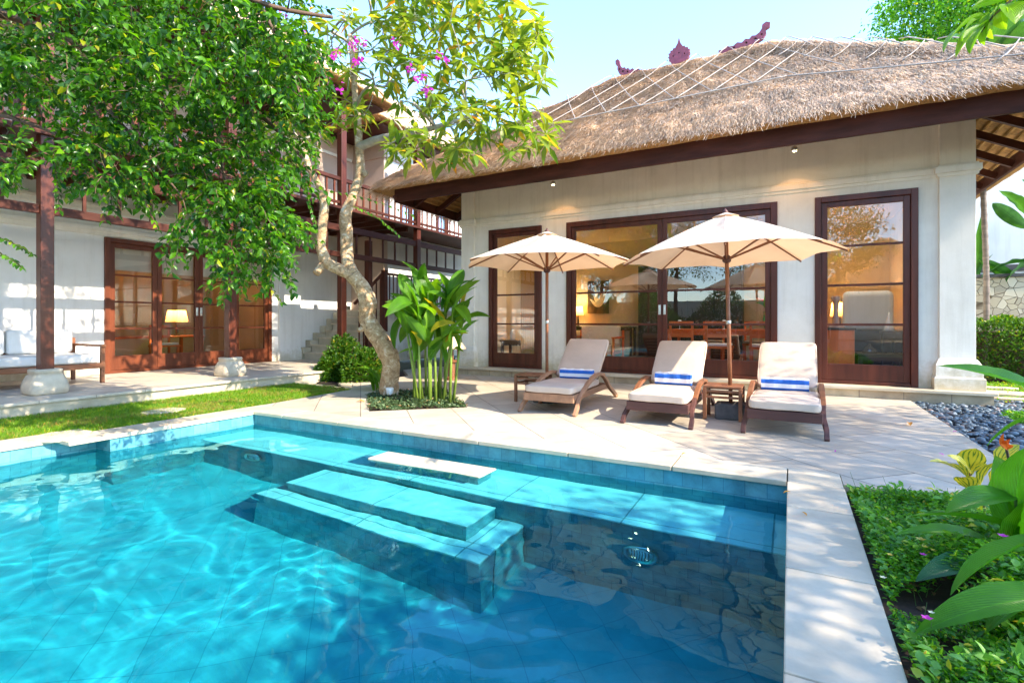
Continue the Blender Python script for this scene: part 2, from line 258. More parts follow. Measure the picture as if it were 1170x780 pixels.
# croton: yellow leaf with green veins
def croton():
    m, nt, ns, ls = newmat('yellow_croton_leaf')
    out = N(ns, 'ShaderNodeOutputMaterial'); b = N(ns, 'ShaderNodeBsdfPrincipled'); tr = N(ns, 'ShaderNodeBsdfTranslucent')
    tc = N(ns, 'ShaderNodeTexCoord'); sp = N(ns, 'ShaderNodeSeparateXYZ'); ls.new(tc.outputs['UV'], sp.inputs[0])
    w = N(ns, 'ShaderNodeMath', operation='ABSOLUTE'); ls.new(sp.outputs['X'], w.inputs[0])
    v1 = N(ns, 'ShaderNodeMath', operation='MULTIPLY_ADD'); ls.new(w.outputs[0], v1.inputs[0]); v1.inputs[1].default_value = -0.25; ls.new(sp.outputs['Y'], v1.inputs[2])
    v2 = N(ns, 'ShaderNodeMath', operation='MULTIPLY'); ls.new(v1.outputs[0], v2.inputs[0]); v2.inputs[1].default_value = 70.0
    v3 = N(ns, 'ShaderNodeMath', operation='SINE'); ls.new(v2.outputs[0], v3.inputs[0])
    n = N(ns, 'ShaderNodeTexNoise'); setin(n, Scale=25.0); ls.new(tc.outputs['Object'], n.inputs[0])
    ad = N(ns, 'ShaderNodeMath', operation='MULTIPLY_ADD'); ls.new(n.outputs['Fac'], ad.inputs[0]); ad.inputs[1].default_value = 1.6; ls.new(v3.outputs[0], ad.inputs[2])
    rp = ramp(ns, [(0.0, (0.85, 0.66, 0.04)), (0.72, (0.75, 0.60, 0.04)), (0.95, (0.10, 0.22, 0.02))])
    mr = N(ns, 'ShaderNodeMapRange'); mr.inputs[1].default_value = -0.6; mr.inputs[2].default_value = 1.9; ls.new(ad.outputs[0], mr.inputs[0]); ls.new(mr.outputs[0], rp.inputs['Fac'])
    ls.new(rp.outputs[0], b.inputs['Base Color']); ls.new(rp.outputs[0], tr.inputs[0]); setin(b, Roughness=0.35)
    mix = N(ns, 'ShaderNodeMixShader'); mix.inputs[0].default_value = 0.3
    ls.new(b.outputs[0], mix.inputs[1]); ls.new(tr.outputs[0], mix.inputs[2]); ls.new(mix.outputs[0], out.inputs[0]); return m
M['croton'] = croton()

def thatchmat(name, k=1.0):
    m, nt, ns, ls = newmat(name)
    out = N(ns, 'ShaderNodeOutputMaterial'); b = N(ns, 'ShaderNodeBsdfPrincipled')
    tc = N(ns, 'ShaderNodeTexCoord'); geo = N(ns, 'ShaderNodeNewGeometry')
    n0 = N(ns, 'ShaderNodeTexNoise'); setin(n0, Scale=1.3, Detail=6.0, Roughness=0.6); ls.new(tc.outputs['Object'], n0.inputs[0])
    mp = N(ns, 'ShaderNodeMapping'); mp.inputs['Scale'].default_value = (1, 0.35, 0.35); ls.new(tc.outputs['Object'], mp.inputs[0])
    n1 = N(ns, 'ShaderNodeTexNoise'); setin(n1, Scale=28.0, Detail=5.0, Roughness=0.7); ls.new(mp.outputs[0], n1.inputs[0])
    r0 = ramp(ns, [(0.3, (0.58*k, 0.46*k, 0.36*k)), (0.5, (0.80*k, 0.64*k, 0.47*k)), (0.75, (0.90*k, 0.74*k, 0.53*k))]); ls.new(n1.outputs['Fac'], r0.inputs['Fac'])
    r1 = ramp(ns, [(0.0, (0.78, 0.76, 0.78)), (0.5, (1.0, 0.98, 0.96)), (1.0, (1.22, 1.18, 1.1))]); ls.new(geo.outputs['Random Per Island'], r1.inputs['Fac'])
    mx = N(ns, 'ShaderNodeMix', data_type='RGBA', blend_type='MULTIPLY'); mx.inputs[0].default_value = 1
    ls.new(r0.outputs[0], mx.inputs[6]); ls.new(r1.outputs[0], mx.inputs[7])
    r2 = ramp(ns, [(0.35, (0.8, 0.78, 0.8)), (0.65, (1.1, 1.06, 1.0))]); ls.new(n0.outputs['Fac'], r2.inputs['Fac'])
    m2 = N(ns, 'ShaderNodeMix', data_type='RGBA', blend_type='MULTIPLY'); m2.inputs[0].default_value = 1
    ls.new(mx.outputs[2], m2.inputs[6]); ls.new(r2.outputs[0], m2.inputs[7])
    ls.new(m2.outputs[2], b.inputs['Base Color']); setin(b, Roughness=0.9); b.inputs['Specular IOR Level'].default_value = 0.1
    bp = N(ns, 'ShaderNodeBump'); setin(bp, Strength=0.8, Distance=0.03); ls.new(n1.outputs['Fac'], bp.inputs['Height']); ls.new(bp.outputs[0], b.inputs['Normal'])
    ls.new(b.outputs[0], out.inputs[0]); return m
M['thatch'] = thatchmat('weathered_alang_thatch'); M['thatch_in'] = thatchmat('golden_thatch_underside', 1.0)
M['fringe'] = pmat('bounce_lit_thatch_edge', (0.58, 0.31, 0.11), 0.85, 0.4, 20, (1, 1, 0.2), 0.4, 60)  # golden straw, with bounce light under the eave put into the tone

def schlick(ns, ls, f0, normal=None):
    lw = N(ns, 'ShaderNodeLayerWeight'); lw.inputs['Blend'].default_value = 0.5
    if normal is not None: ls.new(normal, lw.inputs['Normal'])
    p = N(ns, 'ShaderNodeMath', operation='POWER'); ls.new(lw.outputs['Facing'], p.inputs[0]); p.inputs[1].default_value = 5.0
    a = N(ns, 'ShaderNodeMath', operation='MULTIPLY_ADD'); ls.new(p.outputs[0], a.inputs[0]); a.inputs[1].default_value = 1-f0; a.inputs[2].default_value = f0
    a.use_clamp = True
    return a.outputs[0]
def glassmat():
    m, nt, ns, ls = newmat('window_glass')
    out = N(ns, 'ShaderNodeOutputMaterial'); t = N(ns, 'ShaderNodeBsdfTransparent'); g = N(ns, 'ShaderNodeBsdfGlossy')
    t.inputs[0].default_value = (0.93, 0.95, 0.93, 1); g.inputs['Roughness'].default_value = 0.0
    tc = N(ns, 'ShaderNodeTexCoord'); n = N(ns, 'ShaderNodeTexNoise'); setin(n, Scale=2.0, Detail=1.0); ls.new(tc.outputs['Object'], n.inputs[0])
    bp = N(ns, 'ShaderNodeBump'); setin(bp, Strength=0.03, Distance=0.02); ls.new(n.outputs['Fac'], bp.inputs['Height']); ls.new(bp.outputs[0], g.inputs['Normal'])
    mx = N(ns, 'ShaderNodeMixShader'); ls.new(schlick(ns, ls, 0.155), mx.inputs[0]); ls.new(t.outputs[0], mx.inputs[1]); ls.new(g.outputs[0], mx.inputs[2])
    ls.new(mx.outputs[0], out.inputs[0]); return m
M['glass'] = glassmat()
def watermat():
    m, nt, ns, ls = newmat('pool_water')
    out = N(ns, 'ShaderNodeOutputMaterial'); g = N(ns, 'ShaderNodeBsdfGlass'); g.inputs['IOR'].default_value = 1.333; g.inputs['Roughness'].default_value = 0.0
    g.inputs['Color'].default_value = (0.40, 0.92, 1.0, 1)
    ls.new(g.outputs[0], out.inputs[0]); return m
M['water'] = watermat()
def rubblemat():
    m, nt, ns, ls = newmat('cream_rubble_stone')
    out = N(ns, 'ShaderNodeOutputMaterial'); b = N(ns, 'ShaderNodeBsdfPrincipled'); tc = N(ns, 'ShaderNodeTexCoord')
    nz = N(ns, 'ShaderNodeTexNoise'); setin(nz, Scale=3.0); ls.new(tc.outputs['Object'], nz.inputs[0])
    v = N(ns, 'ShaderNodeTexVoronoi', feature='DISTANCE_TO_EDGE'); setin(v, Scale=6.2); ls.new(tc.outputs['Object'], v.inputs[0])
    v2 = N(ns, 'ShaderNodeTexVoronoi'); setin(v2, Scale=6.2); ls.new(tc.outputs['Object'], v2.inputs[0])
    r = ramp(ns, [(0.0, (0.22, 0.17, 0.12)), (0.03, (1, 1, 1))]); ls.new(v.outputs['Distance'], r.inputs[0])
    sp = N(ns, 'ShaderNodeSeparateColor'); ls.new(v2.outputs['Color'], sp.inputs[0])
    r2 = ramp(ns, [(0, (0.55, 0.46, 0.30)), (0.5, (0.42, 0.35, 0.24)), (1, (0.66, 0.57, 0.40))]); ls.new(sp.outputs[0], r2.inputs[0])
    mx = N(ns, 'ShaderNodeMix', data_type='RGBA', blend_type='MULTIPLY'); mx.inputs[0].default_value = 1; ls.new(r.outputs[0], mx.inputs[6]); ls.new(r2.outputs[0], mx.inputs[7])
    ls.new(mx.outputs[2], b.inputs['Base Color']); setin(b, Roughness=0.85)
    bp = N(ns, 'ShaderNodeBump'); setin(bp, Strength=1.0, Distance=0.06); ls.new(r.outputs[0], bp.inputs['Height']); ls.new(bp.outputs[0], b.inputs['Normal'])
    ls.new(b.outputs[0], out.inputs[0]); return m
M['rubble'] = rubblemat()
def towelmat():
    m, nt, ns, ls = newmat('blue_white_towel_stripes')
    out = N(ns, 'ShaderNodeOutputMaterial'); b = N(ns, 'ShaderNodeBsdfPrincipled'); tc = N(ns, 'ShaderNodeTexCoord'); sp = N(ns, 'ShaderNodeSeparateXYZ')
    ls.new(tc.outputs['Object'], sp.inputs[0]); mr = N(ns, 'ShaderNodeMapRange'); mr.inputs[1].default_value = 0; mr.inputs[2].default_value = 0.15; ls.new(sp.outputs['Z'], mr.inputs[0])
    W = (0.78, 0.77, 0.78); B = (0.02, 0.12, 0.48)
    rp = ramp(ns, [(0, B), (0.22, W), (0.55, B), (0.88, W)], 'CONSTANT'); ls.new(mr.outputs[0], rp.inputs[0]); ls.new(rp.outputs[0], b.inputs['Base Color'])
    setin(b, Roughness=0.95); n = N(ns, 'ShaderNodeTexNoise'); setin(n, Scale=150.0); ls.new(tc.outputs['Object'], n.inputs[0])
    bp = N(ns, 'ShaderNodeBump'); setin(bp, Strength=0.5, Distance=0.004); ls.new(n.outputs['Fac'], bp.inputs['Height']); ls.new(bp.outputs[0], b.inputs['Normal'])
    ls.new(b.outputs[0], out.inputs[0]); return m
M['towel'] = towelmat()

# ------------------------------------------------------------------ mesh helpers
def tag(o, label=None, cat=None, group=None, kind=None):
    if label: o['label'] = label
    if cat: o['category'] = cat
    if group: o['group'] = group
    if kind: o['kind'] = kind
    return o
def wloc(o):
    v = Vector((0, 0, 0))
    while o is not None: v += o.location; o = o.parent
    return v
def empty(name, loc, label=None, cat=None, group=None):
    o = bpy.data.objects.new(name, None); o.location = loc; o.empty_display_size = 0.2; col.objects.link(o)
    return tag(o, label, cat, group)
class MB:
    def __init__(s): s.v = []; s.f = []; s.uv = None
    def add(s, vs, fs):
        k = len(s.v); s.v += [tuple(v) for v in vs]; s.f += [tuple(i+k for i in f) for f in fs]; return s
    def box(s, a, b):
        x0, x1 = sorted((a[0], b[0])); y0, y1 = sorted((a[1], b[1])); z0, z1 = sorted((a[2], b[2]))
        return s.add([(x0,y0,z0),(x1,y0,z0),(x1,y1,z0),(x0,y1,z0),(x0,y0,z1),(x1,y0,z1),(x1,y1,z1),(x0,y1,z1)],
                     [(0,3,2,1),(4,5,6,7),(0,1,5,4),(1,2,6,5),(2,3,7,6),(3,0,4,7)])
    def bar(s, p, q, w, h, up=(0, 0, 1)):
        p = Vector(p); q = Vector(q); d = (q-p).normalized(); u = Vector(up)
        a = d.cross(u)
        if a.length < 1e-4: a = d.cross(Vector((0, 1, 0)))
        a.normalize(); b = a.cross(d).normalized(); vs = []
        for c in (p, q):
            for i, j in ((-1,-1),(1,-1),(1,1),(-1,1)): vs.append(c+a*(i*w/2)+b*(j*h/2))
        return s.add(vs, [(0,1,2,3),(7,6,5,4),(0,4,5,1),(1,5,6,2),(2,6,7,3),(3,7,4,0)])
    def ribbon(s, pts, w, h, side=(1, 0, 0)):
        """bent bar of rectangular section through pts"""
        pts = [Vector(p) for p in pts]; a = Vector(side); vs = []; fs = []
        for i, p in enumerate(pts):
            d = (pts[min(i+1, len(pts)-1)]-pts[max(i-1, 0)]).normalized(); b = d.cross(a).normalized()
            for x, y in ((-1,-1),(1,-1),(1,1),(-1,1)): vs.append(p+a*(x*w/2)+b*(y*h/2))
        for i in range(len(pts)-1):
            for k in range(4): fs.append((i*4+k, i*4+(k+1) % 4, (i+1)*4+(k+1) % 4, (i+1)*4+k))
        fs += [(3,2,1,0), tuple((len(pts)-1)*4+k for k in range(4))]
        return s.add(vs, fs)
    def tube(s, pts, rad, n=8, cap=True):
        pts = [Vector(p) for p in pts]
        if not hasattr(rad, '__len__'): rad = [rad]*len(pts)
        vs = []; fs = []; u = None
        for i, p in enumerate(pts):
            d = (pts[min(i+1, len(pts)-1)]-pts[max(i-1, 0)])
            d = d.normalized() if d.length > 1e-9 else Vector((0, 0, 1))
            if u is None: u = d.orthogonal().normalized()
            u = (u-d*u.dot(d)); u = u.normalized() if u.length > 1e-6 else d.orthogonal().normalized()
            w = d.cross(u)
            for k in range(n):
                a = 2*math.pi*k/n; vs.append(p+(u*math.cos(a)+w*math.sin(a))*rad[i])
        for i in range(len(pts)-1):
            for k in range(n): fs.append((i*n+k, i*n+(k+1) % n, (i+1)*n+(k+1) % n, (i+1)*n+k))
        if cap: fs += [tuple(range(n-1, -1, -1)), tuple((len(pts)-1)*n+k for k in range(n))]
        return s.add(vs, fs)
    def lathe(s, prof, c=(0, 0, 0), n=20, sq=0):
        vs = []; fs = []
        for r, z in prof:
            for k in range(n):
                a = 2*math.pi*(k+0.5)/n; x, y = math.cos(a), math.sin(a)
                if sq: m = max(abs(x), abs(y)); e = 1+(1/m-1)*sq; x *= e; y *= e
                vs.append((c[0]+r*x, c[1]+r*y, c[2]+z))
        for i in range(len(prof)-1):
            for k in range(n): fs.append((i*n+k, i*n+(k+1) % n, (i+1)*n+(k+1) % n, (i+1)*n+k))
        fs += [tuple(range(n-1, -1, -1)), tuple((len(prof)-1)*n+k for k in range(n))]
        return s.add(vs, fs)
    def prism(s, poly, z0, z1):
        n = len(poly)
        return s.add([(x, y, z0) for x, y in poly]+[(x, y, z1) for x, y in poly],
                     [tuple(range(n-1, -1, -1)), tuple(range(n, 2*n))]+[(i, (i+1) % n, (i+1) % n+n, i+n) for i in range(n)])
    def sheet(s, outer, holes, z):
        loops = [[Vector((x, y, z)) for x, y in outer]]+[[Vector((x, y, z)) for x, y in h] for h in holes]
        flat = [v for l in loops for v in l]; fs = []
        for t in tessellate_polygon(loops):
            a, b, c = (flat[i] for i in t)
            fs.append(tuple(t) if (b-a).cross(c-a).z > 0 else tuple(reversed(t)))
        return s.add(flat, fs)
    def bigleaf(s, base, tip, width, droop=0.15, fold=0.25, roll=0.0, n=10, shape='ell', wavy=0.0, uvs=None):
        base = Vector(base); tip = Vector(tip); d = tip-base; L = d.length; dn = d.normalized()
        side = dn.cross(Vector((0, 0, 1)))
        side = side.normalized() if side.length > 1e-3 else Vector((1, 0, 0))
        up = side.cross(dn).normalized(); q = Matrix.Rotation(roll, 3, dn); side = q @ side; up = q @ up
        vs = []; fs = []; uv = []; ph = random.random()*6
        for i in range(n+1):
            t = i/n
            w = width/2*(math.sin(math.pi*min(1, t**0.8))**0.75 if shape == 'ell' else math.sin(math.pi*t**0.65)**0.8)
            w = max(w, 0.001)
            c = base+d*t+up*(droop*L*4*t*(1-t)) if True else None
            for j in (-2, -1, 0, 1, 2):
                e = j/2; vs.append(c+side*(w*e)+up*(abs(e)*w*fold*2+wavy*w*math.sin(t*23+ph+j)*abs(e))); uv.append((e, t*L))
        for i in range(n):
            for j in range(4): a = i*5+j; fs.append((a, a+1, a+6, a+5))
        if s.uv is None: s.uv = []
        s.uv += uv
        return s.add(vs, fs)
    def build(s, name, mat, parent=None, origin=None, smooth=False, bevel=0, seg=2, solid=0):
        pl = wloc(parent) if parent is not None else Vector((0, 0, 0))
        o0 = Vector(origin) if origin is not None else pl.copy()
        me = bpy.data.meshes.new(name); me.from_pydata([(x-o0.x, y-o0.y, z-o0.z) for x, y, z in s.v], [], s.f)
        me.materials.append(mat if not isinstance(mat, str) else M[mat])
        if s.uv is not None and len(s.uv) == len(s.v):
            ul = me.uv_layers.new(name='UVMap'); li = np.empty(len(me.loops), dtype=np.int32); me.loops.foreach_get('vertex_index', li)
            ul.data.foreach_set('uv', np.array(s.uv, dtype=np.float32)[li].ravel())
        if smooth: me.polygons.foreach_set('use_smooth', [True]*len(me.polygons))
        me.update()
        o = bpy.data.objects.new(name, me); col.objects.link(o)
        if parent is not None: o.parent = parent
        o.location = o0-pl
        if bevel:
            b = o.modifiers.new('bevel', 'BEVEL'); b.width = bevel; b.segments = seg; b.limit_method = 'ANGLE'; b.angle_limit = R(40)
        if solid:
            m_ = o.modifiers.new('solid', 'SOLIDIFY'); m_.thickness = solid; m_.offset = 0
        return o
def fastmesh(name, V, F, mat, parent=None, origin=None, smooth=False):
    """V (n,3) array, F (m,k) index array, same k for all faces"""
    pl = wloc(parent) if parent is not None else Vector((0, 0, 0))
    o0 = Vector(origin) if origin is not None else pl.copy()
    V = V-np.array(o0); k = F.shape[1]; me = bpy.data.meshes.new(name)
    me.vertices.add(len(V)); me.vertices.foreach_set('co', V.astype(np.float32).ravel())
    me.loops.add(F.size); me.loops.foreach_set('vertex_index', F.astype(np.int32).ravel())
    me.polygons.add(len(F)); me.polygons.foreach_set('loop_start', np.arange(0, F.size, k, dtype=np.int32))
    me.polygons.foreach_set('loop_total', np.full(len(F), k, dtype=np.int32))
    if smooth: me.polygons.foreach_set('use_smooth', np.ones(len(F), dtype=bool))
    me.materials.append(M[mat] if isinstance(mat, str) else mat); me.update(calc_edges=True)
    o = bpy.data.objects.new(name, me); col.objects.link(o)
    if parent is not None: o.parent = parent
    o.location = o0-pl
    return o
def unit(a): return a/np.maximum(np.linalg.norm(a, axis=1, keepdims=True), 1e-9)
def leaves(name, pos, dirs, L, W, mat, parent=None, origin=None, fold=0.25, up=None, curl=0.15, flat=0.6):
    """leaf-shaped faces: pos (n,3) base, dirs (n,3), L, W arrays"""
    n = len(pos); d = unit(dirs)
    rnd = rng.normal(size=(n, 3))*(1-flat); rnd[:, 2] += 1.0
    s = unit(np.cross(d, rnd)); u = np.cross(s, d)
    L = np.broadcast_to(L, (n,))[:, None]; W = np.broadcast_to(W, (n,))[:, None]
    b = pos; m1 = pos+d*L*0.38; t = pos+d*L-u*L*curl
    l1 = m1+s*W*0.5+u*W*fold; r1 = m1-s*W*0.5+u*W*fold
    m2 = pos+d*L*0.72-u*L*curl*0.35; l2 = m2+s*W*0.34+u*W*fold*0.6; r2 = m2-s*W*0.34+u*W*fold*0.6
    V = np.stack([b, l1, m1, r1, l2, m2, r2, t], 1).reshape(-1, 3)
    tri = np.array([(0,1,2),(0,2,3),(1,4,5),(1,5,2),(2,5,6),(2,6,3),(4,7,5),(5,7,6)])
    F = (tri[None]+np.arange(n)[:, None, None]*8).reshape(-1, 3)
    return fastmesh(name, V, F, mat, parent, origin)
def copy_tree(o, parent=None):
    c = o.copy(); col.objects.link(c)
    if parent is not None: c.parent = parent
    for ch in list(o.children): copy_tree(ch, c)
    return c
class Skel:
    """branch network grown towards attractor points"""
    def __init__(s, trunks):
        s.nodes = []; s.parts = []
        for pts, r0, r1 in trunks:
            pts = [Vector(p) for p in pts]; out = []
            for i in range(len(pts)-1):
                k = max(2, int((pts[i+1]-pts[i]).length/0.12))
                for j in range(k): out.append(pts[i].lerp(pts[i+1], j/k))
            out.append(pts[-1])
            n = len(out); rr = [r0+(r1-r0)*(i/(n-1)) for i in range(n)]
            s.nodes += list(zip([tuple(p) for p in out], rr))
            # smooth a bit
            for _ in range(3): out = [out[0]]+[(out[i-1]+out[i]*2+out[i+1])/4 for i in range(1, n-1)]+[out[-1]]
            s.parts.append((out, rr))
    def grow(s, targets, r0, r1, sag=0.1, rise=0.0, jit=0.04):
        A = np.array([p for p, r in s.nodes]); RR = [r for p, r in s.nodes]
        order = sorted(targets, key=lambda t: float(np.min(np.linalg.norm(A-np.array(t), axis=1))))
        ends = []
        for t in order:
            t = Vector(t); dist = np.linalg.norm(A-np.array(t), axis=1); i = int(np.argmin(dist+0.0)); p = Vector(A[i]); L = (t-p).length
            if L < 0.05: ends.append((t, Vector((0, 0, 1)))); continue
            k = max(3, int(L/0.12)); pts = []; ra = min(RR[i]*0.8, r0); 
            off = Vector([random.gauss(0, jit*L) for _ in range(3)])
            for j in range(k+1):
                q = j/k; pts.append(p.lerp(t, q)+Vector((0, 0, (rise*L)*math.sin(math.pi*q)))+off*math.sin(math.pi*q))
            rr = [ra+(min(ra, r1)-ra)*(j/k) for j in range(k+1)]
            s.parts.append((pts, rr)); A = np.vstack([A, np.array([tuple(x) for x in pts[1:]])]); RR += rr[1:]
            ends.append((t, (pts[-1]-pts[-2]).normalized()))
        return ends
    def mesh(s, name, mat, parent, rmin=0, rmax=9, n=6, nbig=10, rough=0.0):
        mb = MB()
        for pts, rr in s.parts:
            if not (rmin <= rr[0] < rmax): continue
            k = nbig if rr[0] > 0.04 else (n if rr[0] > 0.012 else 4)
            r2 = [r*(1+rough*noise.noise(Vector(p)*7)) for p, r in zip(pts, rr)]
            mb.tube(pts, r2, k)
        return mb.build(name, mat, parent, smooth=True)

def struct(o, name=None): o['kind'] = 'structure'; return o

# ------------------------------------------------------------------ GROUND AND POOL
WZ = -0.165                      # water level
PX0, PX1, PY0, PY1 = -6.07, 0.0, -3.5, 4.21
NX, NY = -6.36, 2.62             # notch of the left edge
pool_poly = [(PX1, PY0), (PX1, PY1), (PX0, PY1), (PX0, NY), (NX, NY), (NX, PY0)]
cop_out = [(PX1+0.33, PY0-0.35), (PX1+0.33, PY1+0.36), (PX0-0.37, PY1+0.36), (PX0-0.37, NY-0.35), (NX-0.37, NY-0.35), (NX-0.37, PY0-0.35)]
island = [(-4.78, 4.93), (-3.84, 5.80), (-5.12, 7.05), (-6.05, 6.20)]
big = 260
struct(MB().sheet([(-big, -big), (big, -big), (big, big), (-big, big)], [cop_out[::-1]], -0.07).build('ground', 'ground'))
deckp = [(0.332, 4.31), (1.55, 4.31), (1.55, 9.52), (-6.8, 9.52), (-6.8, 10.8), (-8.2, 10.8), (-8.2, 9.6), (-7.2, 8.6), (-7.2, 7.0), (-6.6, 6.45), (-6.445, 4.572), (0.332, 4.572)]
struct(MB().sheet(deckp, [island[::-1]], 0.0).build('pool_deck', 'pave'))
# deck edge skirt so the sheet has a visible thickness where it meets beds and lawn
mb = MB()
for a, b in zip(deckp, deckp[1:]+deckp[:1]): mb.add([(a[0], a[1], 0), (b[0], b[1], 0), (b[0], b[1], -0.09), (a[0], a[1], -0.09)], [(0, 1, 2, 3)])
for a, b in zip(island, island[1:]+island[:1]): mb.add([(a[0], a[1], 0), (b[0], b[1], 0), (b[0], b[1], -0.09), (a[0], a[1], -0.09)], [(0, 1, 2, 3)])
struct(mb.build('deck_edge', 'coping'))
# coping slabs
mb = MB(); g = 0.004
def slabs_y(x0, x1, ys):
    for a, b in zip(ys[:-1], ys[1:]): mb.box((x0, a+g, -0.035), (x1, b-g, 0.006))
def slabs_x(y0, y1, xs):
    for a, b in zip(xs[:-1], xs[1:]): mb.box((a+g, y0, -0.035), (b-g, y1, 0.006))
slabs_y(-0.02, 0.33, [-3.85, -2.6, -1.4, -0.25, 0.85, 1.90, 2.72, 3.63, 4.19])
slabs_x(4.19, 4.572, [-6.44, -5.5, -4.55, -3.6, -2.65, -1.72, -0.83, -0.02, 0.33])
slabs_y(-6.44, -6.05, [2.27, 3.2, 4.19])
slabs_y(-6.73, -6.34, [-3.85, -2.9, -1.9, -0.9, 0.1, 1.15, 2.27]); mb.box((-6.34, 2.27+g, -0.035), (-6.44-g, 2.60, 0.006))
mb.box((-6.73, 2.27+g, -0.035), (-6.44-g, 2.62, 0.006))
struct(mb.build('pool_coping', 'coping', bevel=0.006))
struct(MB().sheet(cop_out, [pool_poly[::-1]], -0.036).build('coping_bed', 'soil'))
FZ = -1.45
w = MB()
def wall_xz(x0, x1, y, z0, z1, mb): mb.add([(x0, y, z0), (x1, y, z0), (x1, y, z1), (x0, y, z1)], [(0, 1, 2, 3)])
wall_xz(PX1, PX0, PY1, FZ, -0.036, w); wall_xz(NX, PX1, PY0, FZ, -0.036, w); wall_xz(PX0, NX, NY, FZ, -0.036, w)
struct(w.build('pool_end_wall', 'ptile_y'))
w = MB()
for x, y0, y1 in ((PX1, PY0, PY1), (PX0, PY1, NY), (NX, NY, PY0)): w.add([(x, y0, FZ), (x, y1, FZ), (x, y1, -0.036), (x, y0, -0.036)], [(0, 1, 2, 3)])
struct(w.build('pool_side_wall', 'ptile_x'))
struct(MB().sheet(pool_poly, [], FZ).build('pool_floor', 'pfloor'))
# ledge + steps: separate tops (pale stone) and tiled risers
LY = 3.55
def step(x0, x1, y0, y1, z, name):
    o = MB().box((x0, y0, FZ), (x1, y1, z-0.03)).build(name, 'ptile_y' if name == 'pool_ledge' else 'step_tile'); struct(o)
    t = MB().box((x0-0.012, y0-0.014, z-0.03), (x1+0.012, y1, z)).build('step_tread', 'pledge', o, bevel=0.008)
    return o
step(PX0+0.012, PX1-0.012, LY, PY1-0.002, -0.42, 'pool_ledge')
step(-4.0, -2.07, 3.10, LY-0.016, -0.585, 'pool_step')
step(-4.15, -1.82, 2.90, 3.084, -0.83, 'pool_step')
step(-2.055, -1.82, 3.10, LY-0.016, -0.83, 'pool_step')
o = MB().box((-3.52, 3.72, -0.419), (-2.36, 3.94, -0.20)).build('pool_entry_step', 'ptile_y'); struct(o)
MB().box((-3.58, 3.67, -0.20), (-2.31, 3.96, -0.155)).build('step_tread', 'coping', o, bevel=0.01)
# water body
e = 0.012
def water():
    x0, x1, y0, y1 = NX-e, PX1+e, PY0-e, PY1+e; nx, ny = 190, 230
    X, Y = np.meshgrid(np.linspace(x0, x1, nx), np.linspace(y0, y1, ny)); Z = np.empty_like(X)
    for i in range(ny):
        for j in range(nx):
            a, b = X[i, j], Y[i, j]; wx = a+.25*noise.noise(Vector((a*1.3, b*1.3, 5))); wy = b+.25*noise.noise(Vector((a*1.3, b*1.3, 9)))
            Z[i, j] = WZ+.011*noise.noise(Vector((wx*1.3, wy*1.9, 0)))+(.0036*noise.noise(Vector((wx*3.6, wy*5.0, 3)))+.0018*noise.noise(Vector((wx*10, wy*13, 7))))*(.55+.75*noise.noise(Vector((a*.5, b*.5, 2))))
    top = np.stack([X, Y, Z], -1).reshape(-1, 3); idx = np.arange(nx*ny).reshape(ny, nx)
    F = np.stack([idx[:-1, :-1], idx[:-1, 1:], idx[1:, 1:], idx[1:, :-1]], -1).reshape(-1, 4)
    ring = np.concatenate([idx[0, :], idx[1:, -1], idx[-1, -2::-1], idx[-2:0:-1, 0]]); n = len(ring)
    low = top[ring].copy(); low[:, 2] = FZ-.05; V = np.vstack([top, low]); k = np.arange(len(top), len(top)+n)
    F = np.vstack([F, np.stack([ring, k, np.roll(k, -1), np.roll(ring, -1)], 1)])
    cidx = [len(top), len(top)+nx-1, len(top)+nx-1+ny-1, len(top)+2*(nx-1)+ny-1]
    F = np.vstack([F, [cidx[::-1]]])
    return V, F
V_, F_ = water(); wo = fastmesh('water', V_, F_, 'water', smooth=True); struct(wo)
wo.cycles.is_caustics_caster = True
for o in list(col.objects):
    if o.name.split('.')[0] in ('pool_floor', 'pool_ledge', 'pool_step', 'step_tread', 'pool_end_wall', 'pool_side_wall', 'pool_entry_step'): o.cycles.is_caustics_receiver = True
# pool lights
def pool_light(x, z, label):
    t = empty('pool_light', (x, LY, z), label, 'pool light', 'round lights under the pool ledge')
    prof = [(0.13, 0.0), (0.135, 0.012), (0.12, 0.03), (0.105, 0.022), (0.10, 0.012)]
    def rot(mb): mb.v = [(v[0]+x, LY-0.014-v[2], v[1]+z) for v in mb.v]; return mb
    rot(MB().lathe(prof, n=32)).build('rim', 'metal', t, smooth=True)
    rot(MB().lathe([(0.10, 0.008), (0.085, 0.02), (0.04, 0.028), (0.002, 0.03)], n=32)).build('lens', 'white_cer', t, smooth=True)
    m = MB()
    for k in range(-3, 4): m.bar((x+k*0.022, LY-0.042, z-0.06), (x+k*0.022, LY-0.042, z+0.06), 0.005, 0.004)
    m.build('grille', 'concrete', t)
pool_light(-0.91, -0.85, 'round pool light in the dark wall under the right part of the ledge')
pool_light(-5.1, -0.72, 'round pool light under the ledge near the left corner of the pool')

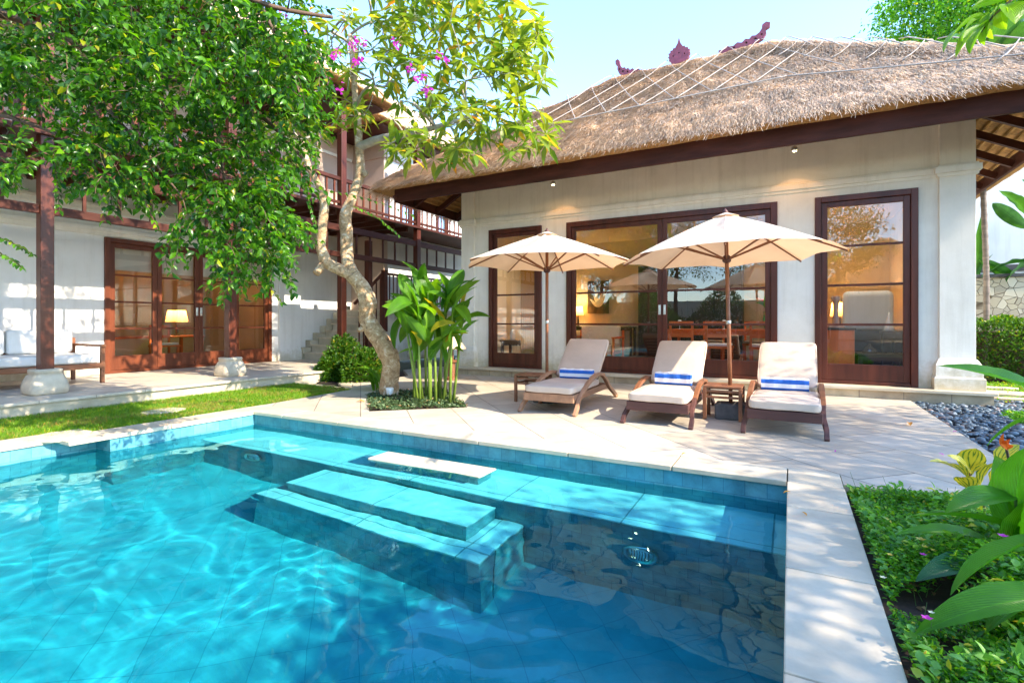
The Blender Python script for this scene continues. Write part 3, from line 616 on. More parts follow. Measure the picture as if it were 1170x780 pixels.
# lawn
LX0, LX1 = -8.25, -6.45
lawn_poly = [(LX0, -4), (-6.735, -4), (-6.735, 2.27), (-6.445, 2.27), (-6.445, 4.57), (-6.6, 6.42), (-8.25, 6.55)]
struct(MB().sheet(lawn_poly, [], -0.012).build('lawn', 'turf'))
def inpoly(x, y, poly):
    c = np.zeros(len(x), bool); n = len(poly)
    for i in range(n):
        x0, y0 = poly[i]; x1, y1 = poly[i-1]
        c ^= ((y0 > y) != (y1 > y)) & (x < (x1-x0)*(y-y0)/((y1-y0) if y1 != y0 else 1e-9)+x0)
    return c
def blades(name, poly, n, z, hmin, hmax, w, mat):
    xs = [p[0] for p in poly]; ys = [p[1] for p in poly]
    x = rng.uniform(min(xs), max(xs), n); y = rng.uniform(min(ys), max(ys), n); k = inpoly(x, y, poly); x, y = x[k], y[k]; n = len(x)
    b = np.stack([x, y, np.full(n, z)], 1); a = rng.uniform(0, 6.28, n); h = rng.uniform(hmin, hmax, n)
    s = np.stack([np.cos(a), np.sin(a), np.zeros(n)], 1)*w; t = b+np.stack([rng.normal(0, .5, n)*h, rng.normal(0, .5, n)*h, h], 1)
    V = np.stack([b-s, b+s, t], 1).reshape(-1, 3); F = np.arange(3*n).reshape(-1, 3)
    return fastmesh(name, V, F, mat)
gp = [(LX0+.01, 0.5), (-6.75, 0.5), (-6.75, 2.25), (-6.46, 2.25), (-6.46, 4.57), (-6.62, 6.40), (-8.24, 6.53)]
g_ = blades('grass', gp, 90000, -0.012, 0.018, 0.05, 0.0035, 'grass'); tag(g_, 'short green lawn between the pool coping and the terrace', 'grass', kind='stuff')
kk = [(x, y) for x, y in zip(rng.uniform(LX0, -6.5, 60000), rng.uniform(.5, 6.4, 60000))]
kx = np.array(kk); kd = np.array([noise.noise(Vector((a*2.3, b*2.3, 4)))+.4*noise.noise(Vector((a*9, b*9, 1))) > .17 for a, b in kk]) & inpoly(kx[:, 0], kx[:, 1], gp); kx = kx[kd]; n = len(kx)
b_ = np.stack([kx[:, 0], kx[:, 1], np.full(n, -.012)], 1); a_ = rng.uniform(0, 6.28, n); h_ = rng.uniform(.02, .055, n); s_ = np.stack([np.cos(a_), np.sin(a_), np.zeros(n)], 1)*.003
t_ = b_+np.stack([rng.normal(0, .6, n)*h_, rng.normal(0, .6, n)*h_, h_], 1)
M['drygrass'] = leafmat('dry_grass_blade', (0.20, 0.17, 0.03), (0.42, 0.34, 0.09), 0.3, 0.6, (1.3, 1.2, 0.6))
tag(fastmesh('dry_grass', np.stack([b_-s_, b_+s_, t_], 1).reshape(-1, 3), np.arange(3*n).reshape(-1, 3), 'drygrass'), 'straw coloured worn patches in the lawn', 'dry grass', kind='stuff')
# stones in the lawn
def slab(name, cx, cy, z, rx, ry, h, n, mat, label, cat, rot=0, group=None):
    poly = []
    for k in range(n):
        a = 2*math.pi*k/n; r = 1+random.uniform(-.06, .06); x = rx*math.cos(a)*r; y = ry*math.sin(a)*r
        poly.append((cx+x*math.cos(rot)-y*math.sin(rot), cy+x*math.sin(rot)+y*math.cos(rot)))
    o = MB().prism(poly, z, z+h).build(name, mat, origin=(cx, cy, z), bevel=0.01); tag(o, label, cat, group); return o
q = G(73, 499)
slab('round_stone_slab', q.x-0.05, q.y, -0.015, 0.24, 0.24, 0.035, 18, 'coping', 'pale round stone slab at the left pool edge beside the coping', 'stone slab')
q = G(186, 470); slab('stepping_stone', q.x, q.y, -0.015, 0.20, 0.26, 0.03, 11, 'pedestal', 'lone flat stepping stone lying in the lawn below the terrace', 'stepping stone')
for k, (px, py, rx) in enumerate(((352, 440, .28), (376, 443, .28), (398, 443, .24), (404, 437, .3))):
    q = G(px, py); slab('stepping_stone', q.x, q.y, -0.055, rx, .22, .05, 9, 'coping', 'flat pale stepping stones in a short row behind the far end of the lawn', 'stepping stone', R(20), 'stepping stones behind the lawn')
for k, (px, py) in enumerate(((1128, 446), (1150, 449), (1165, 455), (1120, 441))):
    q = G(px, py); slab('stepping_stone', q.x, q.y, -0.06, .5, .13, .06, 9, 'plinth', 'ochre stepping stone slabs in front of the clipped hedge', 'stepping stone', 0, 'stepping stones by the hedge')

# ------------------------------------------------------------------ WINDOW BUILDER
def window(parent, T, x0, x1, z0, z1, leaves_n=1, fw=0.09, sw=0.085, brail=0.26, rows=4, mat='wood', hpair=None, widths=None, blind=0, name='window', label=None):
    """T(u, v, z): u along facade, v outward (positive outside)."""
    def B(mb, u0, u1, v0, v1, a, b):
        p, q = T(u0, v0, a), T(u1, v1, b); mb.box(p, q)
    fr = MB()
    B(fr, x0, x0+fw, -0.08, 0.045, z0, z1); B(fr, x1-fw, x1, -0.08, 0.045, z0, z1)
    B(fr, x0+fw, x1-fw, -0.08, 0.045, z1-fw, z1); B(fr, x0+fw, x1-fw, -0.08, 0.03, z0, z0+0.05)
    win = fr.build(name, mat, parent, bevel=0.006)
    if label: win['label'] = label
    W = (x1-x0-2*fw)
    ws = widths or [1/leaves_n]*leaves_n; u = x0+fw
    for i, wd in enumerate(ws):
        a = u+0.003; b = u+W*wd-0.003; u += W*wd
        sa = MB(); B(sa, a, a+sw, -0.05, 0.005, z0+0.053, z1-fw-0.003); B(sa, b-sw, b, -0.05, 0.005, z0+0.053, z1-fw-0.003)
        B(sa, a+sw, b-sw, -0.05, 0.005, z1-fw-0.003-sw, z1-fw-0.003); B(sa, a+sw, b-sw, -0.05, 0.003, z0+0.053, z0+0.053+brail)
        gz0 = z0+0.053+brail; gz1 = z1-fw-0.003-sw; hh = (gz1-gz0)/rows
        for k in range(1, rows): B(sa, a+sw, b-sw, -0.045, -0.005, gz0+hh*k-0.018, gz0+hh*k+0.018)
        s = sa.build('sash', mat, win, bevel=0.004)
        gl = MB(); gl.add([T(a+sw, -0.026, gz0), T(b-sw, -0.026, gz0), T(b-sw, -0.026, gz1), T(a+sw, -0.026, gz1)], [(0, 1, 2, 3)])
        gl.build('pane', 'glass', win)
        if blind:
            bl = MB(); B(bl, a+sw-0.02, b-sw+0.02, -0.115, -0.10, gz1-blind, gz1+0.04); bl.build('blind', 'blind', win)
        if hpair and i in hpair:
            hb = MB(); uu = (b-sw/2) if hpair[i] > 0 else (a+sw/2)
            B(hb, uu-0.022, uu+0.022, 0.006, 0.016, z0+1.12, z0+1.30); B(hb, uu-0.008, uu+0.008, 0.016, 0.04, z0+1.18, z0+1.27); hb.build('handle', 'metal', win, bevel=0.004)
    return win

# ------------------------------------------------------------------ VILLA
VX0, VX1, VY, VYB = -6.51, 2.31, 9.70, 15.2
villa = empty('villa', (-2.1, 9.7, 0), 'white villa with big thatched roof and dark wood glass doors behind the loungers', 'villa')
wn_ = [(-5.84, -4.56), (-4.0, -0.19), (0.35, 1.69)]; WZ0, WZ1 = 0.172, 3.17; WH = 4.6
mb = MB(); xs = [VX0]+[x for a in wn_ for x in a]+[VX1]
for i in range(0, len(xs), 2): mb.box((xs[i], VY, 0.17), (xs[i+1], VY+0.2, WZ1))
mb.box((VX0, VY, WZ1), (VX1, VY+0.2, WH))
mb.build('wall', 'stucco', villa)
MB().box((VX0, VY+0.2, 0.17), (VX0+0.2, VYB, WH)).build('side_wall', 'stucco', villa)
MB().box((VX1-0.2, VY+0.2, 0.17), (VX1, VYB, WH)).build('side_wall', 'stucco', villa)
MB().box((VX0, VYB, 0.17), (VX1, VYB+0.2, WH)).build('back_wall', 'cream_in', villa)
MB().box((VX0+0.2, VY+0.2, 0.16), (VX1-0.2, VYB, 0.175)).build('floor', 'floor_in', villa)
MB().box((VX0+0.2, VY+0.2, 3.6), (VX1-0.2, VYB, 3.66)).build('ceiling', 'cream_in', villa)
MB().box((VX0+0.2, VY+0.203, 0.18), (VX0+0.215, VYB-.001, 3.59)).build('inner_wall', 'cream_in', villa)
MB().box((-6.78, 9.38, 0.12), (2.52, 9.71, 0.168)).build('plinth_top', 'coping', villa, bevel=0.008)
MB().box((-6.74, 9.42, -0.06), (2.48, 9.69, 0.12)).build('plinth', 'plinth', villa)
for x0, x1 in ((VX0-0.03, VX0+0.30), (1.93, VX1+0.03)):
    m = MB(); m.box((x0, VY-0.07, 0.62), (x1, VY-0.001, 4.55))
    pts = [(0.12, 0.168), (0.12, 0.34), (0.09, 0.36), (0.085, 0.52), (0.03, 0.60), (0.0, 0.62)]
    for (e0, a), (e1, b) in zip(pts[:-1], pts[1:]):
        vs = [(x0-e0*.7, VY-0.07-e0, a), (x1+e0*.7, VY-0.07-e0, a), (x1+e0*.7, VY-0.001, a), (x0-e0*.7, VY-0.001, a),
              (x0-e1*.7, VY-0.07-e1, b), (x1+e1*.7, VY-0.07-e1, b), (x1+e1*.7, VY-0.001, b), (x0-e1*.7, VY-0.001, b)]
        m.add(vs, [(0, 1, 5, 4), (1, 2, 6, 5), (3, 0, 4, 7), (4, 5, 6, 7)])
    for e, a, b in ((0.03, 3.28, 3.33), (0.06, 3.33, 3.42), (0.03, 3.42, 3.45)): m.box((x0-e, VY-0.07-e, a), (x1+e, VY-0.002, b))
    m.build('pilaster', 'stucco', villa, bevel=0.004)
m = MB(); xa, xb = VX0+0.305, 1.925
m.box((xa, VY-0.05, 3.34), (xb, VY-0.001, 3.42)); m.box((xa, VY-0.03, 3.42), (xb, VY-0.001, 3.45)); m.box((xa, VY-0.025, 3.29), (xb, VY-0.001, 3.34))
m.build('cornice', 'stucco', villa, bevel=0.004)
TV = lambda u, v, z: (u, VY-v, z)
window(villa, TV, *wn_[0], WZ0, WZ1, 1, label='narrow dark wood window behind the left umbrella')
window(villa, TV, *wn_[1], WZ0, WZ1, 2, hpair={0: 1, 1: -1}, fw=0.10, name='sliding_door', label='wide pair of dark wood glazed doors behind the umbrellas')
window(villa, TV, *wn_[2], WZ0, WZ1, 1, label='tall dark wood window right of the umbrellas')

# thatched roof ---------------------------------------------------------
def thatched(parent, X0, X1, Y0, Y1, ze, pitch_h, res=0.07, edge=0.16, rim=0.26, roll=0.08, tufts=50000, seed=0, vis=None, name='thatch_roof'):
    half = min(X1-X0, Y1-Y0)/2
    def H(x, y):
        a = np.minimum(x-X0, X1-x); b = np.minimum(y-Y0, Y1-y)
        s = np.minimum(a, b); t = np.clip(s/half, 0, 1)
        z = ze+pitch_h*(t**1.06)-edge*0.55*np.exp(-s/0.10)
        h = np.abs(a-b)/1.414; on = np.exp(-(h/0.30)**4)
        rdg = np.exp(-((half-s)/0.34)**4)
        z = z+roll*np.maximum(on*np.clip(s/0.5, 0, 1), rdg)
        return z
    def disp(x, y):
        return np.array([noise.fractal(Vector((p*1.1, q*1.1, seed)), 0.9, 2.2, 4)*0.05+noise.noise(Vector((p*5, q*2.5, seed+9)))*0.035 for p, q in zip(x.ravel(), y.ravel())]).reshape(x.shape)
    nx = int((X1-X0)/res)+1; ny = int((Y1-Y0)/res)+1
    x, y = np.meshgrid(np.linspace(X0, X1, nx), np.linspace(Y0, Y1, ny)); z = H(x, y)+disp(x, y)
    V = np.stack([x, y, z], -1).reshape(-1, 3); idx = np.arange(nx*ny).reshape(ny, nx)
    F = np.stack([idx[:-1, :-1], idx[:-1, 1:], idx[1:, 1:], idx[1:, :-1]], -1).reshape(-1, 4)
    # rim going down and tucked under
    ring = np.concatenate([idx[0, :], idx[1:, -1], idx[-1, -2::-1], idx[-2:0:-1, 0]]); n = len(ring)
    c = np.array([(X0+X1)/2, (Y0+Y1)/2]); base = V[ring]; rows = [ring]; Vs = [V]; k0 = len(V)
    for off, dz in ((0.03, -0.09), (0.035, -0.20), (-0.03, -0.29), (-0.20, -0.30), (-0.45, -0.16)):
        r = base.copy(); sx = np.sign(r[:, 0]-c[0]); sy = np.sign(r[:, 1]-c[1])
        ex = (np.abs(r[:, 0]-X0) < 1e-4)|(np.abs(r[:, 0]-X1) < 1e-4); ey = (np.abs(r[:, 1]-Y0) < 1e-4)|(np.abs(r[:, 1]-Y1) < 1e-4)
        r[:, 0] += np.where(ex, sx*off, 0); r[:, 1] += np.where(ey, sy*off, 0)
        r[:, 2] = ze-edge*0.55+dz*rim+np.array([noise.noise(Vector((p[0]*3, p[1]*3, dz*7+seed))) for p in r])*0.02
        Vs.append(r); rows.append(np.arange(k0, k0+n)); k0 += n
    for a, b in zip(rows[:-1], rows[1:]):
        F = np.vstack([F, np.stack([a, b, np.roll(b, -1), np.roll(a, -1)], 1)])
    roof = fastmesh(name, np.vstack(Vs), F, 'thatch', parent, smooth=True)
    roof.data.materials.append(M['fringe']); mi = np.zeros(len(F), dtype=np.int32); mi[len(F)-4*n:] = 1; roof.data.polygons.foreach_set('material_index', mi)  # lower rim rows take the golden bounce-lit colour
    # straw tufts lying down the slope
    n = tufts; tx = rng.uniform(X0+.02, X1-.02, n*2); ty = rng.uniform(Y0+.02, Y1-.02, n*2)
    k = vis(tx, ty); tx, ty = tx[k][:n], ty[k][:n]; n = len(tx)
    a = np.minimum(tx-X0, X1-tx); b = np.minimum(ty-Y0, Y1-ty)
    g = np.where((b < a)[:, None], np.stack([np.zeros(n), -np.sign((Y0+Y1)/2-ty)], 1), np.stack([-np.sign((X0+X1)/2-tx), np.zeros(n)], 1))
    ang = rng.normal(0, 0.17, n); g = np.stack([g[:, 0]*np.cos(ang)-g[:, 1]*np.sin(ang), g[:, 0]*np.sin(ang)+g[:, 1]*np.cos(ang)], 1)
    L = rng.uniform(0.12, 0.42, n); wd = rng.uniform(0.0022, 0.0055, n)
    p0 = np.stack([tx, ty, H(tx, ty)+disp(tx, ty)-0.005], 1)
    ex, ey = tx+g[:, 0]*L, ty+g[:, 1]*L
    sl = pitch_h/half; p1 = np.stack([ex, ey, p0[:, 2]-sl*L*0.88+rng.uniform(-0.03, 0.05, n)], 1)
    sd = np.stack([-g[:, 1], g[:, 0], np.zeros(n)], 1)*wd[:, None]
    Vt = np.stack([p0-sd, p0+sd, p1+sd*0.5, p1-sd*0.5], 1).reshape(-1, 3)
    Vt[1::4, 2] += 0.006
    fastmesh('straw', Vt, np.arange(4*n).reshape(-1, 4), 'thatch', roof)
    return roof, H
def vis_v(x, y): return (y < 12.6) | (x < -4)
roof, HV = thatched(villa, -7.93, 3.75, 8.26, 16.5, 4.14, 3.02, tufts=270000, vis=vis_v)
# ragged golden fringe under the front and left edges
n = 9000; t = rng.uniform(0, 1, n); fx = np.where(t < .74, rng.uniform(-7.93, 3.75, n), -7.93+rng.uniform(-.03, .02, n)); fy = np.where(t < .74, 8.26+rng.uniform(-.03, .05, n), rng.uniform(8.26, 13, n))
z0 = 4.14-0.10+rng.uniform(-.05, .03, n); L = rng.uniform(.02, .07, n); sdx = np.where(t < .74, .005, 0); sdy = np.where(t < .74, 0, .005)
a = np.stack([fx-sdx, fy-sdy, z0], 1); b = np.stack([fx+sdx, fy+sdy, z0], 1); c_ = np.stack([fx+rng.normal(0, .02, n), fy+rng.normal(0, .02, n), z0-L], 1)
fastmesh('edge_fringe', np.stack([a, b, c_], 1).reshape(-1, 3), np.arange(3*n).reshape(-1, 3), 'fringe', roof)
# fascia boards, rafters, battens under the eave
m = MB(); FX0, FX1, FY0 = -7.42, 3.30, 8.40
m.box((FX0, FY0, 3.70), (FX1, FY0+0.05, 4.02)); m.box((FX0, FY0+0.051, 3.70), (FX0+0.05, 15.8, 3.99)); m.box((FX1-0.05, FY0+0.051, 3.70), (FX1, 15.8, 3.99))
m.build('fascia', 'wood_x', villa, bevel=0.006)
sl = 3.02/4.12
m = MB()
for k in range(13):
    x = -7.1+k*0.85
    if x < FX1: MB().bar((x, FY0+0.06, 3.76), (x, VY+.15, 3.76+1.35*sl*0.75), 0.07, 0.11).build('rafter', 'wood_x', villa)
for k in range(10):
    y = 9.0+k*0.8
    MB().bar((FX0+.06, y, 3.76), (VX0+.1, y, 3.76+0.95*sl*0.75), 0.07, 0.11).build('rafter', 'wood_x', villa); MB().bar((FX1-.06, y, 3.76), (VX1-.1, y, 3.76+1.0*sl*0.75), 0.07, 0.11).build('rafter', 'wood_x', villa)
MB().bar((FX1, FY0, 3.78), (VX1-.05, VY+.1, 4.50), 0.10, 0.14).build('hip_rafter', 'wood_x', villa); MB().bar((FX0, FY0, 3.78), (VX0+.05, VY+.1, 4.50), 0.10, 0.14).build('hip_rafter', 'wood_x', villa)
m = MB(); s2 = sl*0.75
for k in range(9):
    q = 0.1+k*0.13; zz = 3.85+q*s2
    m.bar((FX0+q, FY0+q+.05, zz), (FX1-q, FY0+q+.05, zz), 0.035, 0.03); m.bar((FX1-q, FY0+q, zz), (FX1-q, 15.6, zz), 0.035, 0.03); m.bar((FX0+q, FY0+q, zz), (FX0+q, 15.6, zz), 0.035, 0.03)
m.build('batten', 'batten', villa)
# underside of the thatch
m = MB()
def under(a, b, c, d): m.add([a, b, c, d], [(0, 1, 2, 3)])
q = 1.35; za, zb = 3.91, 3.91+q*s2
under((FX0, FY0+.02, za), (FX1, FY0+.02, za), (FX1-q, FY0+q, zb), (FX0+q, FY0+q, zb))
under((FX1, FY0+.02, za), (FX1, 15.8, za), (FX1-q, 15.8, zb), (FX1-q, FY0+q, zb)); under((FX0, FY0+.02, za), (FX0, 15.8, za), (FX0+q, 15.8, zb), (FX0+q, FY0+q, zb))
m.build('thatch_lining', 'fringe', villa)
# rope net over the ridge
m = MB()
RXa, RXb = -3.83, -0.35; YR = 12.38
def onroof(x, y): return (x, y, float(HV(np.array([x]), np.array([y]))[0])+0.085)
def roofline(p, q, n=14): return [onroof(p[0]+(q[0]-p[0])*i/n, p[1]+(q[1]-p[1])*i/n) for i in range(n+1)]
ybot = YR-2.55
for k in range(-2, 7):
    xx = RXa-0.7+k*0.66
    m.tube(roofline((xx, YR), (xx+1.32, ybot)), 0.008, 5); m.tube(roofline((xx+1.32, YR), (xx, ybot)), 0.008, 5)
m.tube(roofline((RXa-1.9, ybot), (RXb+.3, ybot), 40), 0.011, 5)
hp = lambda t, o: (RXb+t+o, YR-t+o)
for k in range(8):
    t = 0.3+k*.42; m.tube(roofline((RXb+t-.15, YR-t-.9), (RXb+t+.55, YR-t+.1), 6), 0.010, 4)
    m.tube(roofline((RXb+t+.45, YR-t-.9), (RXb+t-.05, YR-t+.1), 6), 0.010, 4)
m.tube(roofline((RXb+.3, ybot), (RXb+3.1, YR-3.75), 40), 0.012, 4)
m.build('rope_net', 'rope', roof, smooth=True)
# ridge ornaments
def ornament(name, pts, at, sc, flip=1, holes=()):
    vs = [(at[0]+flip*x*sc, at[2]+z*sc) for x, z in pts]; n = len(vs)
    loops = [[Vector((x, z, 0)) for x, z in vs]]
    for (hx, hz, hr) in holes: loops.append([Vector((at[0]+flip*(hx+hr*math.cos(a*math.pi/3))*sc, at[2]+(hz+hr*math.sin(a*math.pi/3))*sc, 0)) for a in range(6)])
    flat = [v for l in loops for v in l]; m = MB(); tri = tessellate_polygon(loops); y0, y1 = at[1]-.05, at[1]+.05; K = len(flat)
    fs = [tuple(t) for t in tri]+[tuple(i+K for i in reversed(t)) for t in tri]; s = 0
    for l in loops:
        for i in range(len(l)): j = (i+1) % len(l); fs.append((s+i, s+j, s+j+K, s+i+K))
        s += len(l)
    m.add([(v.x, y0, v.y) for v in flat]+[(v.x, y1, v.y) for v in flat], fs); return m.build(name, 'orn', roof)
horn = [(0, -.15), (.25, -.1), (.55, -.02), (.8, .0), (.98, .12), (1.05, .30), (1.03, .45), (1.12, .52), (1.13, .66), (1.04, .72), (.96, .64), (.95, .5), (.9, .38), (.82, .30), (.74, .32), (.68, .22), (.6, .26), (.52, .15), (.42, .2), (.33, .10), (.2, .14), (.1, .05), (0, .06)]
hh = ((.35, .03, .035), (.62, .10, .045), (.82, .16, .05), (.95, .28, .04))
zr = 7.20
ornament('ridge_horn', horn, (-3.12, YR, zr), 0.60, -1, hh); ornament('ridge_horn', [(x*1.15, z*.72) for x, z in horn], (-1.42, YR, zr+.02), 0.80, 1, [(x*1.15, z*.72, q_*.8) for x, z, q_ in hh])
fin = [(-.32, -.15)]
for k in range(9):
    a = k/8; fin += [(-.36+.02*k-.02*(k == 8), -.05+.05*k), (-.42+.03*k+.012*k*k*.2, 0.0+.055*k)]
fin = [(-.22, -.2), (-.34, -.1), (-.40, 0), (-.36, .03), (-.43, .12), (-.38, .15), (-.42, .26), (-.34, .27), (-.34, .36), (-.25, .36), (-.22, .44), (-.15, .43), (-.1, .52), (-.05, .6), (0, .82)]
fin = fin+[(-x, z) for x, z in fin[-2::-1]]
ornament('ridge_finial', fin, (-2.28, YR, zr+.10), 0.58, 1, ((-.22, .12, .03), (.22, .12, .03), (0, .2, .03)))
# eave downlights
for (px, py) in ((632, 208), (908, 164)):
    t_ = (px-585)/585; Yy = 9.15; Xx = Yy*(-SN+CS*t_)/(CS+SN*t_)
    zz = 3.80
    d = MB().lathe([(0.035, 0.06), (0.045, 0.05), (0.045, -0.005), (0.036, 0.0), (0.03, 0.02)], (Xx, Yy, zz+.02), 14).build('downlight', 'metal', villa, smooth=True)
    MB().lathe([(0.002, 0.0), (0.03, 0.005), (0.03, 0.012)], (Xx, Yy, zz+.022), 12).build('bulb', emat('warm_bulb', (1, .55, .2), 40), d)
    MB().bar((Xx, Yy, zz+.07), (Xx, Yy, zz+.55), .02, .02).build('stalk', 'metal', d)
    l = bpy.data.lights.new('downlight_glow', 'SPOT'); lo = bpy.data.objects.new('downlight_glow', l); col.objects.link(lo)
    l.energy = 1.6; l.color = (1, .5, .2); l.spot_size = R(80); l.shadow_soft_size = .03; lo.location = (Xx, Yy, zz); lo.rotation_euler = (R(25), 0, 0)
    lo.parent = villa; lo.location = lo.location-villa.location

# ------------------------------------------------------------------ LEFT HOUSE
HX = -11.4; PXp = -9.0
house = empty('guest_house', (-11.4, 4, 0), 'two storey white guest house with timber balcony and posts on the left', 'house')
mb = MB(); D0, D1, DZ0, DZ1 = 4.82, 8.36, 0.172, 2.76
mb.box((HX-.2, -6, .17), (HX, D0, 3.6)); mb.box((HX-.2, D1, .17), (HX, 9.2, 3.6)); mb.box((HX-.2, D0, DZ1), (HX, D1, 3.6)); mb.box((HX-.2, 9.2, .0), (HX-.08, 13, 3.6))
mb.build('wall', 'stucco_blue', house)
m = MB(); m.box((HX, -6, 2.78), (HX+.04, 9.2, 2.86)); m.box((HX, -6, 2.86), (HX+.07, 9.2, 2.93)); m.box((HX, -6, 2.93), (HX+.03, 9.2, 3.0)); m.box((HX, -6, 3.22), (HX+.05, 9.2, 3.30)); m.box((HX, -6, 3.30), (HX+.08, 9.2, 3.36)); m.build('cornice', 'stucco', house, bevel=.005)
m = MB(); m.box((HX, 8.56, .17), (HX+.06, 9.2, 2.77)); m.box((HX, 8.50, .17), (HX+.10, 9.23, .40)); m.box((HX, 8.53, .40), (HX+.08, 9.215, .46)); m.build('pilaster', 'stucco_blue', house, bevel=.006)
MB().box((HX-4, -6, .1), (HX-.2, 9.2, .168)).build('floor', 'floor_in', house)
MB().box((HX-4, -6, 3.0), (HX-.2, 9.2, 3.05)).build('ceiling', 'cream_in', house)
MB().box((HX-4.1, -6, .17), (HX-4, 9.2, 3.0)).build('back_wall', 'amber_in', house)
MB().box((HX-4, 9.0, .17), (HX-.2, 9.1, 3.0)).build('side_wall', 'amber_in', house)
TH = lambda u, v, z: (HX+v, u, z)
window(house, TH, D0, D1, DZ0, DZ1, 4, brail=.28, mat='wood_l', hpair={1: 1, 2: -1}, blind=.42, name='door_set', label='four leaf timber glazed doors opening on the terrace')
# terrace slab
m = MB(); m.box((HX, -6, -.07), (-8.29, 9.2, .13)); m.build('terrace', 'terr', house); 
MB().box((HX, -6, .131), (-8.25, 9.2, .17)).build('terrace_paving', 'terrpave', house, bevel=.006)
# posts with stone pedestals
for y in (-2.2, .46, 3.12, 5.77, 8.42, 11.1, 13.75):
    po = MB().box((PXp-.075, y-.075, .48), (PXp+.075, y+.075, 6.3)).build('post', 'wood', house, bevel=.008)
    MB().lathe([(.19, .0), (.215, .03), (.22, .10), (.205, .18), (.175, .25), (.15, .285), (.16, .295), (.16, .335), (.15, .345)], (PXp, y, .165), 32, sq=.75).build('pedestal', 'pedestal', po, smooth=True)
# trellis rails, balusters, balcony
def rail(y0, y1, z0, z1, x=PXp, w=.09, name='beam', mat='wood_x'): return MB().box((x-w/2, y0, z0), (x+w/2, y1, z1)).build(name, 'wood_x', house, bevel=.006)
ys = [-6, -2.2, .46, 3.12, 5.77, 8.42, 11.1, 13.75, 16]
for a, b in zip(ys[:-1], ys[1:]):
    rail(a+.077, b-.077, 2.63, 2.75); rail(a+.077, b-.077, 3.22, 3.36)
    n = 6 if b-a < 3 else 8
    for k in range(1, n): y = a+(b-a)*k/n; MB().box((PXp-.018, y-.02, 2.75), (PXp+.018, y+.02, 3.22)).build('trellis_baluster', 'wood_x', house)
    rail(a+.077, b-.077, 4.36, 4.44, mat='wood_l'); rail(a+.077, b-.077, 3.84, 3.90, w=.05, mat='wood_l')
    n = 12
    for k in range(1, n): y = a+(b-a)*k/n; MB().box((PXp-.016, y-.018, 3.765), (PXp+.016, y+.018, 4.36)).build('railing_baluster', 'wood_l', house)
MB().box((HX, -6, 3.70), (PXp+.12, 11.1, 3.76)).build('balcony_floor', 'wood_x', house)
MB().box((-10.2, 11.1, 3.70), (PXp+.12, 16, 3.76)).build('balcony_floor', 'wood_x', house)
m = MB()
for k in range(34): y = -5.8+k*.5; m.box((HX+.001 if y < 11 else -10.19, y, 3.58), (PXp-.05, y+.07, 3.699))
m.build('joist', 'wood_x', house)
# upper storey
MB().box((HX-.2, -6, 3.6), (HX, 11.1, 6.4)).build('upper_wall', 'stucco_shade', house)
for y in (-.5, 2.2, 4.6, 7.0):
    window(house, TH, y, y+1.5, 3.77, 5.6, 2, rows=4, brail=.2, mat='wood_l', name='upper_window', label='upper window behind the balcony railing')
m = MB(); m.box((HX, -6, 5.85), (HX+.05, 11.0, 5.93)); m.build('cornice', 'stucco', house)
# rear block beyond the stair
MB().box((HX-.2, 11.1, .0), (-10.2, 11.25, 6.4)).build('rear_wall', 'stucco_shade', house)  # shade-toned copy of the white wall on the face turned from the sun
m = MB(); m.box((-10.4, 11.252, 0), (-10.2, 18, 4.0)); m.box((-10.4, 11.252, 4.0), (-10.2, 11.8, 6.4)); m.box((-10.4, 12.7, 4.0), (-10.2, 13.6, 6.4)); m.box((-10.4, 14.2, 4.0), (-10.2, 18, 6.4)); m.box((-10.4, 11.8, 5.7), (-10.2, 12.7, 6.4)); m.box((-10.4, 13.6, 5.7), (-10.2, 14.2, 6.4))
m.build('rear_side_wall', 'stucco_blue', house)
m = MB(); m.box((HX-.2, 11.06, 5.85), (-10.15, 11.099, 5.92)); m.box((-10.199, 11.1, 5.85), (-10.15, 18, 5.92)); m.build('cornice', 'stucco_shade', house)
TR = lambda u, v, z: (-10.2+v, u, z)
window(house, TR, 11.8, 12.7, 4.0, 5.7, 2, rows=3, brail=.1, mat='wood', name='upper_window', fw=.06, sw=.05, label='rear upper window with a green plant behind it')
window(house, TR, 13.6, 14.2, 4.0, 5.7, 1, rows=3, brail=.1, mat='wood', name='upper_window', fw=.06, sw=.05)
# roof of the left house
h_vis = lambda x, y: (x > -11.5)
thatched(house, -15.5, -9.3, 9.9, 19, 6.62, 2.4, res=.12, tufts=30000, seed=4, vis=h_vis)
thatched(house, -15.5, -8.5, -7.5, 9.7, 6.55, 2.6, res=.14, tufts=26000, seed=5, vis=h_vis)
MB().box((-15, 10.2, 6.38), (-9.5, 18.7, 6.43)).build('soffit', 'wood_x', house)
MB().box((-15, -7, 6.30), (-8.75, 9.5, 6.36)).build('soffit', 'wood_x', house)
